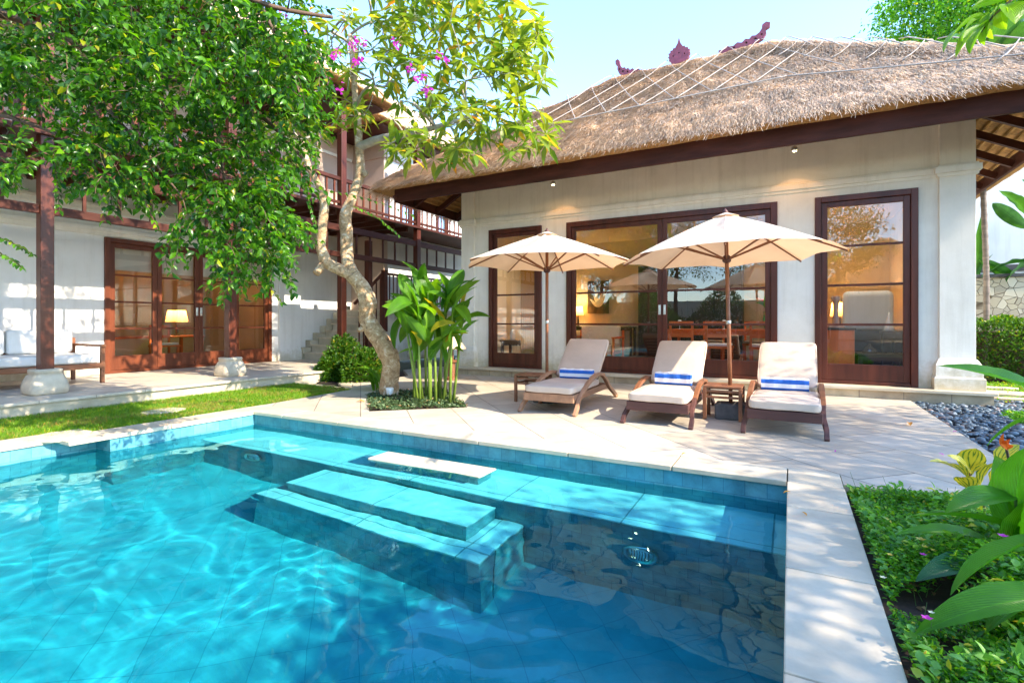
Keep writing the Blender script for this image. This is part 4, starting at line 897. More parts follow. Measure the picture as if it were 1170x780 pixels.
# stair
stair = MB(); tr = MB(); rise, tread = .19, .235
for k in range(7):
    y = 9.2+k*tread; z = .17+(k+1)*rise
    stair.box((-11.2, y+.0, 0), (-9.55, 9.2+7*tread, z-.035) if k == 6 else (-9.55, y+tread, z-.035)); tr.box((-11.24, y-.02, z-.035), (-9.53, y+tread, z))
    stair.box((-11.44, y, 0), (-11.245, y+tread, z+.12))
stair.build('staircase', 'terr', house); tr.build('stair_treads', 'coping', house, bevel=.006)
zl = .17+7*rise
MB().box((-10.19, 9.2+7*tread, zl-.12), (-9.3, 16, zl)).build('landing', 'terr', house)
MB().box((-11.2, 9.2+7*tread, zl-.12), (-10.19, 11.06, zl-.002)).build('landing', 'terr', house)
rx = -9.40
m = MB(); y0 = 10.25
m.box((rx-.06, y0-.06, .9), (rx+.06, y0+.06, zl+1.02)); m.box((rx-.035, y0+.06, zl+.90), (rx+.035, 16, zl+.96)); m.box((rx-.025, y0+.06, zl+.1), (rx+.025, 16, zl+.15))
for k in range(38): y = y0+.2+k*.15; m.box((rx-.013, y-.013, zl+.15), (rx+.013, y+.013, zl+.90))
m.bar((rx, y0-.06, zl+.93), (rx, 9.2, zl-.15+.25), .06, .06)
for k in range(1, 7): y = 9.2+k*.15; m.box((rx-.013, y-.013, .2+(y-9.2)*.8), (rx+.013, y+.013, zl+.1+(y-9.2)*.8))
m.build('stair_railing', 'wood', house)
MB().box((-9.42, 9.55, .0), (-9.28, 9.69, 3.2)).build('post', 'wood', house, bevel=.006)

# ------------------------------------------------------------------ RIGHT BACKGROUND
gw = MB().box((2.4, 17.6, -.07), (14, 17.9, 5.6)).build('garden_wall', 'stucco_blue', origin=(5, 17.7, 0)); tag(gw, 'tall plain white wall of the neighbouring building behind the stone wall', 'wall')
ex = MB().box((2.4, 17.56, 2.45), (14, 17.598, 2.62)).build('band', 'concrete', gw)
sw_ = empty('stone_wall', (5, 16, 0), 'cream rubble stone garden wall behind the hedge', 'stone wall')
MB().box((2.2, 16.0, -.07), (12, 16.35, 2.2)).build('stonework', 'rubble', sw_)
MB().box((2.2, 15.96, 2.2), (12, 16.39, 2.28)).build('capping', 'concrete', sw_, bevel=.01)
# palm trunk
pt = empty('palm_tree', (3.15, 13.0, 0), 'slim palm with a ringed grey trunk before the rubble wall', 'palm')
q = P(1125, 400, 10.6); px_, py_ = q.x, q.y
m = MB(); pts = []; rr = []
for k in range(60):
    z = -.05+k*.11; pts.append((px_+.03*math.sin(z), py_, z)); rr.append(.046+.008*(k % 2))
m.tube(pts, rr, 12).build('trunk', 'palmbark', pt, smooth=True)
m = MB()
for k in range(9):
    a = k*.7; b = Vector((px_, py_, 6.4)); m.bigleaf(b, b+Vector((math.cos(a)*1.7, math.sin(a)*1.7, .1)), .5, .2, .3)
m.build('fronds', 'leaf_ban', pt, smooth=True)
# banana / broad leaves in front of the white wall
def banana(px, py, d, specs, label):
    b = P(px, py, d); b.z = 0
    t = empty('banana_plant', b, label, 'banana plant')
    s = MB(); l = MB()
    for (bx, by, tx, ty, w) in specs:
        B_ = P(bx, by, d); T_ = P(tx, ty, d-.3); l.bigleaf(B_, T_, w, .08, .2, roll=random.uniform(-.9, .9), n=14, wavy=.12)
        s.tube([b+Vector((0, 0, -.05)), b.lerp(B_, .6)+Vector((0, 0, .2)), B_], [.05, .03, .015], 6)
    l.build('leaves', 'leaf_ban', t, smooth=True); s.build('stem', 'stem_g', t, smooth=True)
banana(1185, 380, 12, [(1175, 262, 1134, 232, .3), (1178, 250, 1141, 218, .28), (1180, 300, 1120, 318, .3), (1185, 300, 1150, 322, .3), (1172, 330, 1118, 296, .26), (1190, 230, 1168, 205, .3), (1185, 290, 1200, 200, .3)], 'broad dark green banana leaves against the white wall at the right edge')
banana(1112, 380, 13, [(1112, 330, 1125, 235, .22), (1112, 330, 1118, 260, .2), (1110, 340, 1135, 290, .22)], 'small broadleaf plant right behind the villa corner')
# hedge
hx0, hx1, hy0, hy1, hz = 2.5, 6.8, 13.6, 15.2, 1.2
hd = empty('hedge', (4.5, 14.4, 0), 'clipped green hedge in front of the rubble stone wall', 'hedge')
n = 16000; hp_ = np.stack([rng.uniform(hx0, hx1, n), hy0+rng.exponential(.22, n).clip(0, 1.5), rng.uniform(0, hz, n)], 1)
k = rng.random(n) < .35; hp_[k, 2] = hz-rng.exponential(.08, k.sum()); hp_[k, 1] = rng.uniform(hy0, hy1, k.sum())
hp_[:, 1] += .12*np.sin(hp_[:, 0]*3)+.08*np.sin(hp_[:, 2]*6+hp_[:, 0]*5); hp_[:, 2] += .06*np.sin(hp_[:, 0]*7)
dr = rng.normal(0, .6, (n, 3)); dr[:, 1] -= .8; dr[:, 2] += .3
leaves('foliage', hp_, dr, rng.uniform(.05, .10, n), .035, 'leaf_hedge', hd)
MB().box((hx0+.1, hy0+.35, -.05), (hx1-.1, hy1-.2, hz-.25)).build('dark_core', 'bark_d', hd)  # plain dark box added to fill the inside of the hedge
# low green cover strip near the pebbles
def groundcover(name, poly, n, z, zv, L, W, mat, label, cat, up=.7, z_f=None, gap=-.9):
    xs = [p[0] for p in poly]; ys = [p[1] for p in poly]; x = rng.uniform(min(xs), max(xs), n); y = rng.uniform(min(ys), max(ys), n)
    k = inpoly(x, y, poly); x, y = x[k], y[k]
    k = np.array([noise.noise(Vector((a*3.1, b*3.1, 11)))+.5*noise.noise(Vector((a*9, b*9, 2))) > gap for a, b in zip(x, y)]); x, y = x[k], y[k]; n = len(x)
    hgt = np.array([max(0, .55+.7*noise.noise(Vector((a*2.2, b*2.2, 3)))) for a, b in zip(x, y)])
    if z_f is not None: hgt = hgt*z_f(x, y)
    zz = z+zv*hgt*rng.uniform(.25, 1, n)**.6
    d = rng.normal(0, .8, (n, 3)); d[:, 2] = up*rng.uniform(0, 1, n)
    o = leaves(name, np.stack([x, y, zz], 1), d, L*rng.uniform(.6, 1.3, n), W*rng.uniform(.7, 1.2, n), mat); return tag(o, label, cat, kind='stuff')
groundcover('ground_cover', [(2.35, 7.6), (3.3, 7.6), (3.6, 9.2), (2.75, 9.2), (2.3, 8.6)], 5000, -.05, .08, .045, .022, 'leaf_gc', 'patch of low green creeper beside the grey pebbles', 'ground cover')
groundcover('ground_cover', [(2.3, 10.2), (5.5, 10.2), (5.5, 13.4), (2.3, 13.4)], 12000, -.06, .05, .05, .02, 'grass', 'strip of green turf before the hedge', 'ground cover')
# pebbles
def pebbles(poly, n, label):
    xs = [p[0] for p in poly]; ys = [p[1] for p in poly]; x = rng.uniform(min(xs), max(xs), n); y = rng.uniform(min(ys), max(ys), n)
    k = inpoly(x, y, poly); x, y = x[k], y[k]; n = len(x)
    bm = bmesh.new(); bmesh.ops.create_icosphere(bm, subdivisions=2, radius=1); B_ = np.array([v.co[:] for v in bm.verts]); Fi = np.array([[v.index for v in f.verts] for f in bm.faces]); bm.free()
    a = rng.uniform(0, 6.28, n); sx = rng.uniform(.022, .05, n); sy = sx*rng.uniform(.55, .9, n); sz = sx*rng.uniform(.35, .6, n)
    V = B_[None]*np.stack([sx, sy, sz], 1)[:, None, :]
    ca, sa = np.cos(a)[:, None], np.sin(a)[:, None]; X = V[..., 0]*ca-V[..., 1]*sa; Y = V[..., 0]*sa+V[..., 1]*ca
    V = np.stack([X+x[:, None], Y+y[:, None], V[..., 2]+(-.045+rng.uniform(0, .035, n))[:, None]], -1).reshape(-1, 3)
    F = (Fi[None]+np.arange(n)[:, None, None]*len(B_)).reshape(-1, 3)
    m, nt, ns, ls = newmat('pebble_mix'); out = N(ns, 'ShaderNodeOutputMaterial'); b = N(ns, 'ShaderNodeBsdfPrincipled'); geo = N(ns, 'ShaderNodeNewGeometry')
    r = ramp(ns, [(0, (.03, .045, .06)), (.5, (.07, .11, .14)), (.9, (.15, .20, .23)), (.95, (.22, .12, .09)), (1, (.32, .28, .25))]); ls.new(geo.outputs['Random Per Island'], r.inputs[0]); ls.new(r.outputs[0], b.inputs['Base Color']); setin(b, Roughness=.45); ls.new(b.outputs[0], out.inputs[0])
    o = fastmesh('pebbles', V, F, m, smooth=True); return tag(o, label, 'pebbles', kind='stuff')
pebbles([(1.56, 5.4), (2.2, 5.4), (2.5, 7.6), (2.3, 8.6), (2.75, 9.2), (4.2, 9.2), (4.2, 10.2), (2.5, 10.2), (2.5, 9.42), (1.56, 9.42)], 5200, 'bed of blue grey river pebbles between the paving and the villa plinth')

# ------------------------------------------------------------------ LOUNGERS
def make_lounger():
    r = empty('sun_lounger', (0, 0, 0))
    f = MB(); f.box((-.33, .10, .165), (-.29, 1.62, .245)); f.box((.29, .10, .165), (.33, 1.62, .245)); f.box((-.34, .055, .15), (.34, .099, .25)); f.box((-.29, 1.58, .165), (.29, 1.62, .24))
    for k in range(12): f.box((-.289, .13+k*.09, .222), (.289, .19+k*.09, .240))
    f.build('frame', 'teak_d', r, bevel=.006)
    arch = [(0.0, 0.0), (.10, .085), (.22, .17), (.40, .27), (.58, .345), (.76, .395), (.92, .42), (1.08, .425), (1.20, .405), (1.32, .35), (1.45, .27), (1.60, .17), (1.75, .08), (1.90, 0.0)]
    for s in (-1, 1):
        x = s*.352
        def P3(a): return [(x+s*(.02 if z < .1 else 0), y, z) for y, z in a]
        MB().ribbon(P3(arch[:4]), .045, .055).build('leg', 'teak_d', r, bevel=.005)
        MB().ribbon(P3(arch[3:11]), .055, .042).build('armrest', 'teak', r, bevel=.006)
        MB().ribbon(P3(arch[10:]), .045, .055).build('leg', 'teak_d', r, bevel=.005)
    # reclined back: board and cushion
    h = Vector((0, 1.12, .27)); u = Vector((0, .64, .56)).normalized(); nn = Vector((0, -u.z, u.y))
    b = MB()
    for x in (-.27, .27): b.bar(h+Vector((x, 0, 0)), h+u*.78+Vector((x, 0, 0)), .045, .035)
    for k in range(7): c = h+u*(.08+k*.11); b.bar(c-Vector((.27, 0, 0)), c+Vector((.27, 0, 0)), .05, .018, up=nn)
    b.bar(h+u*.5-nn*.02, h+u*.5+Vector((0, .2, -.38)), .03, .03)
    b.build('backrest', 'teak', r, bevel=.004)
    def cushion(p0, u, nn, L, W, T, name):
        bm = bmesh.new(); bmesh.ops.create_cube(bm, size=1); bmesh.ops.subdivide_edges(bm, edges=bm.edges[:], cuts=9, use_grid_fill=True)
        m = MB(); vs = []
        for v in bm.verts:
            x, y, z = v.co*2; puff = (1-abs(x)**6)*(1-abs(y)**6)
            ex = 1-.035*(abs(z)**2); zz = z*(0.72+.28*max(0, puff)); rr = .06
            X = x*W/2*(1-.05*abs(z)**4*(abs(x) > .9)); Y = (y+1)/2*L; Z = zz*T/2
            n_ = noise.noise(Vector((X*5, Y*5, p0.y)))*.006
            q = p0+Vector((1, 0, 0))*X+u*Y+nn*(Z+T/2+n_); vs.append(q)
        m.add(vs, [[v.index for v in f_.verts] for f_ in bm.faces]); bm.free()
        o = m.build(name, 'cushion', r, smooth=True, bevel=0); sd = o.modifiers.new('s', 'SUBSURF'); sd.levels = 1; sd.render_levels = 1; return o
    cushion(Vector((0, .04, .243)), Vector((0, 1, 0)), Vector((0, 0, 1)), 1.14, .66, .115, 'seat_cushion')
    cushion(h+nn*.03+u*.06, u, nn, .76, .64, .095, 'back_cushion')
    def pip(c0, u, nn, L, W, z, par):
        pts = []
        for k in range(48):
            a = 2*math.pi*(k+.5)/48; x = math.copysign(abs(math.cos(a))**.28, math.cos(a)); y = math.copysign(abs(math.sin(a))**.28, math.sin(a))
            pts.append(c0+Vector((1, 0, 0))*x*W/2+u*(L/2+y*L/2)+nn*z)
        pts.append(pts[0]); MB().tube(pts, .0045, 5, cap=False).build('piping', 'cushion', par, smooth=True)
    for ch in list(r.children):
        if ch.name.startswith('seat_cushion'): pip(Vector((0, .045, .243)), Vector((0, 1, 0)), Vector((0, 0, 1)), 1.13, .65, .094, ch)
        if ch.name.startswith('back_cushion'): pip(h+nn*.03+u*.065, u, nn, .75, .63, .078, ch)
    return r
L0 = make_lounger(); LG = 'sun loungers on the paving in front of the villa'
lpos = [(-2.68, 5.82, 0, 'beige cushioned sun lounger leftmost of three, its timber coloured paler for the sun on it'), (-1.31, 5.72, 0, 'beige cushioned dark teak sun lounger in the middle between the two umbrellas'), (-.06, 5.80, 0, 'beige cushioned dark teak sun lounger right of the side table under the big umbrella')]
for i, (x, y, a, lab) in enumerate(lpos):
    o = L0 if i == 0 else copy_tree(L0)
    o.location = (x, y, 0); o.rotation_euler = (0, 0, R((1.5, 0, -1)[i])); tag(o, lab, 'sun lounger', LG)
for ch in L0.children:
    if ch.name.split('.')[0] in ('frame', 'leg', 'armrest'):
        ch.data = ch.data.copy(); ch.data.materials[0] = M['teak_l']  # leftmost lounger gets the paler, sunlit copy of the timber
# towels: folded roll on each lounger
def make_towel():
    vs = []; m = MB(); n = 20; prof = []
    for k in range(n):
        a = 2*math.pi*k/n; c, s_ = math.cos(a), math.sin(a)
        prof.append((.07*math.copysign(abs(c)**.6, c), .075+.073*math.copysign(abs(s_)**.6, s_)))
    xs_ = np.linspace(-.235, .235, 12)
    for i, x in enumerate(xs_):
        for (y, z) in prof: vs.append((x, y+.004*math.sin(i*1.7), z*(1+.03*math.sin(i*2.1))))
    fs = [(i*n+k, i*n+(k+1) % n, (i+1)*n+(k+1) % n, (i+1)*n+k) for i in range(11) for k in range(n)]+[tuple(range(n)), tuple(11*n+k for k in range(n))]
    m.add(vs, fs); return m.build('towel', 'towel', smooth=False, bevel=0)
tw = make_towel()
for i, (x, y, a, lab) in enumerate(lpos):
    o = tw if i == 0 else tw.copy()
    if i: col.objects.link(o)
    o.location = (x+(.02, .0, .0)[i], y+1.0, .350); o.rotation_euler = (0, 0, R((4, -3, 2)[i])); o.scale = ((1, 1, .95), (.93, 1.05, 1.08), (1.05, .95, 1))[i]
    tag(o, ('folded blue and white towel on the leftmost lounger', 'folded blue and white towel on the middle lounger', 'folded blue and white towel on the lounger right of the side table')[i], 'towel', 'striped towels on the loungers')

# side tables
def make_table():
    r = empty('side_table', (0, 0, 0)); a, b, h = .21, .19, .40
    t = MB()
    for k in range(5):
        for x0, x1 in (((-a, -.03), (.03, a)) if k == 2 else ((-a, a),)): t.box((x0, -b+k*.077, h-.025), (x1, -b+.070+k*.077, h))
    t.build('table_top', 'teak', r, bevel=.004)
    for x in (-1, 1):
        for y in (-1, 1): MB().box((x*(a-.015)-.02, y*(b-.015)-.02, 0), (x*(a-.015)+.02, y*(b-.015)+.02, h-.026)).build('leg', 'teak', r, bevel=.004)
    m = MB()
    for z in (h-.075, h-.145):
        for y in (-1, 1): m.box((-a+.037, y*(b-.015)-.01, z), (a-.037, y*(b-.015)+.01, z+.028))
        for x in (-1, 1): m.box((x*(a-.015)-.01, -b+.037, z), (x*(a-.015)+.01, b-.037, z+.028))
    m.build('apron', 'teak', r, bevel=.003); return r
T0 = make_table(); T0.location = (-3.30, 6.72, 0); tag(T0, 'low slatted teak side table left of the leftmost lounger', 'side table', 'teak side tables')
T1 = copy_tree(T0); T1.location = (-.70, 6.62, 0); tag(T1, 'low slatted teak side table between the middle and the rightmost lounger', 'side table', 'teak side tables')

# umbrellas
def make_umbrella(x, y, rot, label, tilt=0, H=2.44, rim=1.90, Rr=1.22):
    r = empty('umbrella', (0, 0, 0), label, 'umbrella', 'garden umbrellas')
    MB().lathe([(.023, .1), (.023, 1.2), (.023, 2.35)], n=12).build('pole', 'teak', r, smooth=True)
    p = MB().lathe([(.028, 1.13), (.030, 1.135), (.030, 1.165), (.028, 1.17)], n=12).build('joint', 'metal', r, smooth=True)
    MB().lathe([(.03, 1.86), (.05, 1.88), (.05, 1.93), (.03, 1.95)], n=12).build('hub', 'teak_d', r)
    MB().lathe([(.03, 2.30), (.045, 2.32), (.045, 2.36), (.03, 2.38)], n=12).build('top_hub', 'teak_d', r)
    MB().lathe([(.012, H), (.03, H+.01), (.034, H+.03), (.02, H+.05), (.004, H+.075)], n=12).build('finial', 'teak_d', r, smooth=True)
    MB().box((-.17, -.13, 0), (.17, .15, .19)).build('base', 'concrete', r, bevel=.02)
    n = 8; NR, NA = 12, 8; vs = []; fs = []
    zt = H; dz = H-rim
    for g_ in range(n):
        a0 = 2*math.pi*g_/n+rot; k0 = len(vs)
        for i in range(NR+1):
            q = .02+.98*i/NR
            for j in range(NA+1):
                s = j/NA; A = a0+s*2*math.pi/n; mid = 4*s*(1-s)
                chord = math.cos(math.pi/n)/math.cos((s-.5)*2*math.pi/n)
                rad = Rr*q*(chord*(1-.028*mid*q*q))
                z = zt-dz*(q**1.12)-.035*mid*math.sin(math.pi*min(1, q*1.05))*.9+.02*mid*q**3
                z += noise.noise(Vector((math.cos(A)*q*3+x, math.sin(A)*q*3, 1)))*.022*mid
                vs.append((rad*math.cos(A), rad*math.sin(A), z))
        for i in range(NR):
            for j in range(NA): a = k0+i*(NA+1)+j; fs.append((a, a+1, a+NA+2, a+NA+1))
    MB().add(vs, fs).build('canopy', 'canvas', r, smooth=True)
    # little vent cap
    vs = []; fs = []
    for i in range(4):
        for j in range(33):
            A = 2*math.pi*j/32+rot; rad = .02+.13*i/3; vs.append((rad*math.cos(A), rad*math.sin(A), zt+.022-(.05*i/3)))
    for i in range(3):
        for j in range(32): a = i*33+j; fs.append((a, a+1, a+34, a+33))
    MB().add(vs, fs).build('vent_cap', 'canvas', r, smooth=True)
    for k in range(n):
        A = 2*math.pi*k/n+rot; c, s = math.cos(A), math.sin(A)
        pts = [(Rr*q*c*.985, Rr*q*s*.985, zt-dz*(q**1.12)-.022) for q in (.03, .3, .6, .85, 1.0)]
        rb = MB().tube(pts, .010, 6).build('rib', 'teak', r, smooth=True)
        q = .55; MB().bar((.045*c, .045*s, 1.91), (Rr*q*c, Rr*q*s, zt-dz*(q**1.12)-.034), .014, .018).build('strut', 'teak', rb)
    r.location = (x, y, 0); r.rotation_euler = (0, R(tilt), 0); return r
make_umbrella(-3.08, 6.72, R(12), 'cream canvas umbrella on a red wooden pole behind the leftmost lounger', H=2.43, rim=1.99)
make_umbrella(-.62, 6.62, R(5), 'larger looking cream canvas umbrella rising through the table between the loungers', tilt=-1.5, rim=1.93, Rr=1.25)

# ------------------------------------------------------------------ TERRACE SOFA
sf = empty('garden_sofa', (-10.25, 2.8, .17), 'timber terrace sofa with white cushions behind the left post', 'sofa')
m = MB(); X0, X1, Y0, Y1 = -10.85, -9.76, 1.3, 4.15; z0 = .17
m.box((X0, Y0, z0+.24), (X1, Y1, z0+.32)); m.build('frame', 'teak', sf, bevel=.006)
for x in (X0+.04, X1-.04):
    for y in (Y0+.03, Y1-.03): MB().bar((x, y, z0), (x, y, z0+.60), .06, .05).build('leg', 'teak', sf, bevel=.005)
for y in (Y0+.03, Y1-.03): MB().box((X0, y-.035, z0+.58), (X1+.02, y+.035, z0+.62)).build('armrest', 'teak', sf, bevel=.008)
MB().box((X0, Y0, z0+.32), (X0+.05, Y1, z0+.72)).build('backrest', 'teak', sf)
for y0, y1 in ((1.4, 2.7), (2.72, 4.06)):
    MB().box((X0+.08, y0, z0+.325), (X1-.02, y1, z0+.47)).build('seat_cushion', 'white_cloth', sf, bevel=.04, seg=3)
for y0, y1 in ((1.42, 2.3), (2.32, 3.2), (3.22, 4.05)):
    MB().box((X0+.06, y0, z0+.475), (X0+.24, y1, z0+.86)).build('back_cushion', 'white_cloth', sf, bevel=.05, seg=3)

# ------------------------------------------------------------------ INTERIOR THINGS
def lit(name, loc, e, c=(1, .62, .28), size=.08, parent=None):
    l = bpy.data.lights.new(name, 'POINT'); o = bpy.data.objects.new(name, l); col.objects.link(o); l.energy = e; l.color = c; l.shadow_soft_size = size
    o.location = Vector(loc)-(wloc(parent) if parent is not None else Vector((0, 0, 0)))
    if parent is not None: o.parent = parent
M['shade'] = clothmat('lit_lamp_shade', (.8, .55, .25), .6, (1, .6, .25), 0)
def table_lamp(x, y, z, h, r, e, label):
    t = empty('table_lamp', (x, y, z), label, 'lamp')
    MB().lathe([(.07, 0), (.07, .015), (.02, .03), (.035, .1), (.02, h*.5), (.012, h*.6)], (x, y, z), 14).build('lamp_base', 'dark', t, smooth=True)
    vs = []; n = 20
    m = MB()
    for k in range(n): a = 2*math.pi*k/n; vs += [(x+r*math.cos(a), y+r*math.sin(a), z+h*.55), (x+r*.8*math.cos(a), y+r*.8*math.sin(a), z+h)]
    m.add(vs, [(2*k, 2*((k+1) % n), 2*((k+1) % n)+1, 2*k+1) for k in range(n)]); m.build('lamp_shade', 'shade', t, smooth=True)
    MB().lathe([(.005, h*.6), (.025, h*.68), (.025, h*.75), (.005, h*.8)], (x, y, z), 10).build('bulb', emat('lamp_bulb', (1, .6, .25), 8), t)
    lit('lamp_glow', (x, y, z+h*.9), e, parent=t)
FZv = .175
def table(name, x0, x1, y0, y1, z, zt, mat, label, cat='table', n=4):
    t = empty(name, ((x0+x1)/2, (y0+y1)/2, z), label, cat)
    MB().box((x0, y0, zt-.04), (x1, y1, zt)).build('table_top', mat, t, bevel=.005)
    MB().box((x0+.05, y0+.03, zt-.12), (x1-.05, y0+.05, zt-.04)).build('apron', mat, t)
    for x in (x0+.05, x1-.05):
        for y in (y0+.05, y1-.05): MB().box((x-.03, y-.03, z), (x+.03, y+.03, zt-.04)).build('leg', mat, t)
    return t
def chair(x, y, rz, z, mat, label, cush='white_cloth', name='dining_chair', group=None, sc=1):
    t = empty(name, (0, 0, 0), label, 'chair', group)
    for a in (-.2, .2):
        MB().box((a-.02, -.2, 0), (a+.02, -.16, .44)).build('leg', mat, t); MB().box((a-.02, .17, 0), (a+.02, .21, .92)).build('leg', mat, t)
    MB().box((-.23, -.22, .42), (.23, .22, .46)).build('seat', mat, t); MB().box((-.21, -.2, .461), (.21, .16, .51)).build('cushion', cush, t, bevel=.015)
    m = MB(); m.box((-.18, .175, .84), (.18, .205, .92)); m.box((-.18, .175, .62), (.18, .20, .68)); m.build('back_rail', mat, t)
    t.location = (x, y, z); t.rotation_euler = (0, 0, rz); t.scale = (sc,)*3; return t
table('console_table', -6.0, -4.0, 14.6, 15.1, FZv, 1.02, 'dark', 'dark console table against the back wall under the picture')
table_lamp(-5.75, 14.85, 1.02, .62, .17, 8, 'lit table lamp on the console seen through the left glass door')
pc = MB().box((-5.55, 15.14, 1.42), (-4.88, 15.19, 2.42)).build('picture', 'dark', origin=(-5.2, 15.17, 1.4)); tag(pc, 'dark framed botanical picture with pale leaf shapes on the back wall', 'picture')
m = MB()
for k in range(9):
    a = random.uniform(-.9, .9); b = Vector((-5.2+random.uniform(-.05, .1), 15.13, 1.6+random.uniform(0, .15))); m.bigleaf(b, b+Vector((math.sin(a)*.3, 0, math.cos(a)*random.uniform(.3, .6))), .09, 0, .02, roll=1.57)
m.build('leaf_print', pmat('pale_print', (.6, .6, .5), .8, .2, 6, bump=0), pc)
# wooden armchair
ac = empty('armchair', (-4.05, 12.0, FZv), 'wooden armchair with cream cushions inside behind the leftmost lounger', 'armchair')
for x in (-4.75, -3.65):
    m = MB(); m.bar((x, 11.7, FZv), (x, 11.7, .78), .05, .05); m.bar((x, 12.5, FZv), (x, 12.5, .95), .05, .05); m.bar((x, 11.65, .78), (x, 12.5, .78), .07, .04); m.build('arm_frame', 'orange_wood', ac)
MB().box((-4.7, 11.7, .46), (-3.7, 12.45, .60)).build('seat_cushion', 'cushion', ac, bevel=.03); MB().box((-4.7, 12.35, .6), (-3.7, 12.5, 1.06)).build('back_cushion', 'cushion', ac, bevel=.03)
MB().box((-4.7, 11.72, .38), (-3.7, 12.48, .455)).build('seat', 'orange_wood', ac)
# dark door panels added where the back of the room is only dark
cb_ = empty('dark_back_panel', (-3.3, 15, FZv), 'tall dark door panels filling the dark back of the villa room', 'door panel')
MB().box((-3.85, 14.7, FZv), (-1.1, 15.19, 2.75)).build('carcass', 'dark', cb_)
for k in range(4): MB().box((-3.82+k*.68, 14.66, FZv+.05), (-3.18+k*.68, 14.698, 2.7)).build('door', 'dark', cb_, bevel=.01)
table('dining_table', -2.35, .15, 11.3, 12.5, FZv, 1.0, 'orange_wood', 'long dining table set with glasses inside the villa', n=4)
for k, (x, y, rz) in enumerate(((-1.95, 11.0, math.pi), (-1.25, 11.0, math.pi), (-.45, 11.0, math.pi), (-1.6, 12.8, 0), (-.7, 12.8, 0))):
    chair(x, y, rz, FZv, 'orange_wood', 'orange wood dining chair with white seat pad at the long dining table', group='dining chairs', sc=1.08)
M['clear'] = M['glass']
for k in range(6):
    x = -2.1+k*.28; y = 11.45+.5*(k % 2)
    o = MB().lathe([(.03, 0), (.03, .005), (.005, .01), (.005, .08), (.035, .11), (.038, .17), (.032, .2)], (x, y, 1.0), 12).build('wine_glass', 'white_cer' if k % 3 == 0 else 'glass', origin=(x, y, 1.0), smooth=True)
    tag(o, 'small wine glass standing on the dining table', 'glass', 'wine glasses on the dining table')
vz = empty('flower_vase', (-.37, 11.75, 1.0), 'green glazed vase of red heliconia flowers on the dining table', 'vase')
MB().lathe([(.10, 0), (.12, .1), (.13, .22), (.11, .34), (.13, .36)], (-.37, 11.75, 1.0), 18).build('vase', 'green_glaze', vz, smooth=True)
m = MB(); l_ = MB()
for k in range(7):
    a = k*.9; b = Vector((-.37, 11.75, 1.34)); (m if k % 2 else l_).bigleaf(b, b+Vector((math.cos(a)*.3, -.05+math.sin(a)*.1, .3+.12*math.sin(k))), .12 if k % 2 else .17, .15, .3, roll=random.uniform(-1, 1))
m.build('flowers', 'red_petal', vz, smooth=True); l_.build('leaves', 'leaf_big', vz, smooth=True)
for (x, y) in ((1.0, 10.7), (-.7, 11.2), (-2.9, 11.2), (-5.2, 10.8)):  # unseen ceiling lamps, added to brighten the villa room
    d = MB().lathe([(.05, 0), (.06, .004), (.06, .012), (.045, .016)], (x, y, 3.583), 16).build('added_downlight', 'white_metal', villa, smooth=True)
    MB().lathe([(.002, 0), (.04, .002), (.04, .006)], (x, y, 3.576), 14).build('bulb', emat('added_bulb', (1, .75, .45), 12), d)
    l = bpy.data.lights.new('added_glow', 'SPOT'); lo = bpy.data.objects.new('added_glow', l); col.objects.link(lo); l.energy = 15; l.color = (1, .84, .64); l.spot_size = R(120); l.spot_blend = .6; l.shadow_soft_size = .04
    lo.parent = d; lo.location = Vector((x, y, 3.56))-wloc(d)
# right window contents
cbn = empty('red_cabinet', (.70, 10.5, FZv), 'orange red lacquered cabinet just inside the right window', 'cabinet')
MB().box((.46, 9.99, FZv), (.92, 10.4, 1.02)).build('carcass', 'orange_wood', cbn, bevel=.006); MB().box((.44, 9.97, 1.021), (.94, 10.43, 1.05)).build('top', 'dark', cbn)
o = MB().lathe([(.14, 0), (.12, .03), (.05, .08), (.035, .3), (.045, .45), (.075, .52), (.06, .54)], (.68, 10.28, 1.051), 20).build('trumpet_vase', 'pink_glass', origin=(.68, 10.28, 1.05), smooth=True); tag(o, 'pink trumpet shaped vase on the red cabinet', 'vase')
pw = MB().box((.85, 11.2, 1.0), (1.62, 11.4, 1.72)).build('partition', 'stucco_blue', villa, bevel=.12, seg=4)
MB().box((.2, 11.18, FZv), (2.0, 11.42, .999)).build('partition_base', 'dark', villa)
o = MB().lathe([(.07, 0), (.08, .02), (.06, .08), (.02, .22), (.012, .32)], (1.5, 10.9, 1.0), 16).build('white_bottle', 'white_cer', origin=(1.5, 10.9, 1.0), smooth=True); tag(o, 'white cone shaped bottle on the stand inside the right window', 'bottle')
tb = table('low_table', 1.0, 1.75, 10.45, 11.1, FZv, .62, 'dark', 'low dark table just inside the right window')
table('bottle_stand', 1.38, 1.64, 10.78, 11.02, FZv+.0, 1.0, 'dark', 'narrow dark stand carrying a white bottle', 'stand')
o = MB().lathe([(.10, 0), (.12, .03), (.08, .09), (.03, .13), (.02, .17)], (1.2, 10.7, .62), 18).build('glass_decanter', 'glass', origin=(1.2, 10.7, .62), smooth=True); tag(o, 'flat clear glass decanter on the low table', 'decanter')
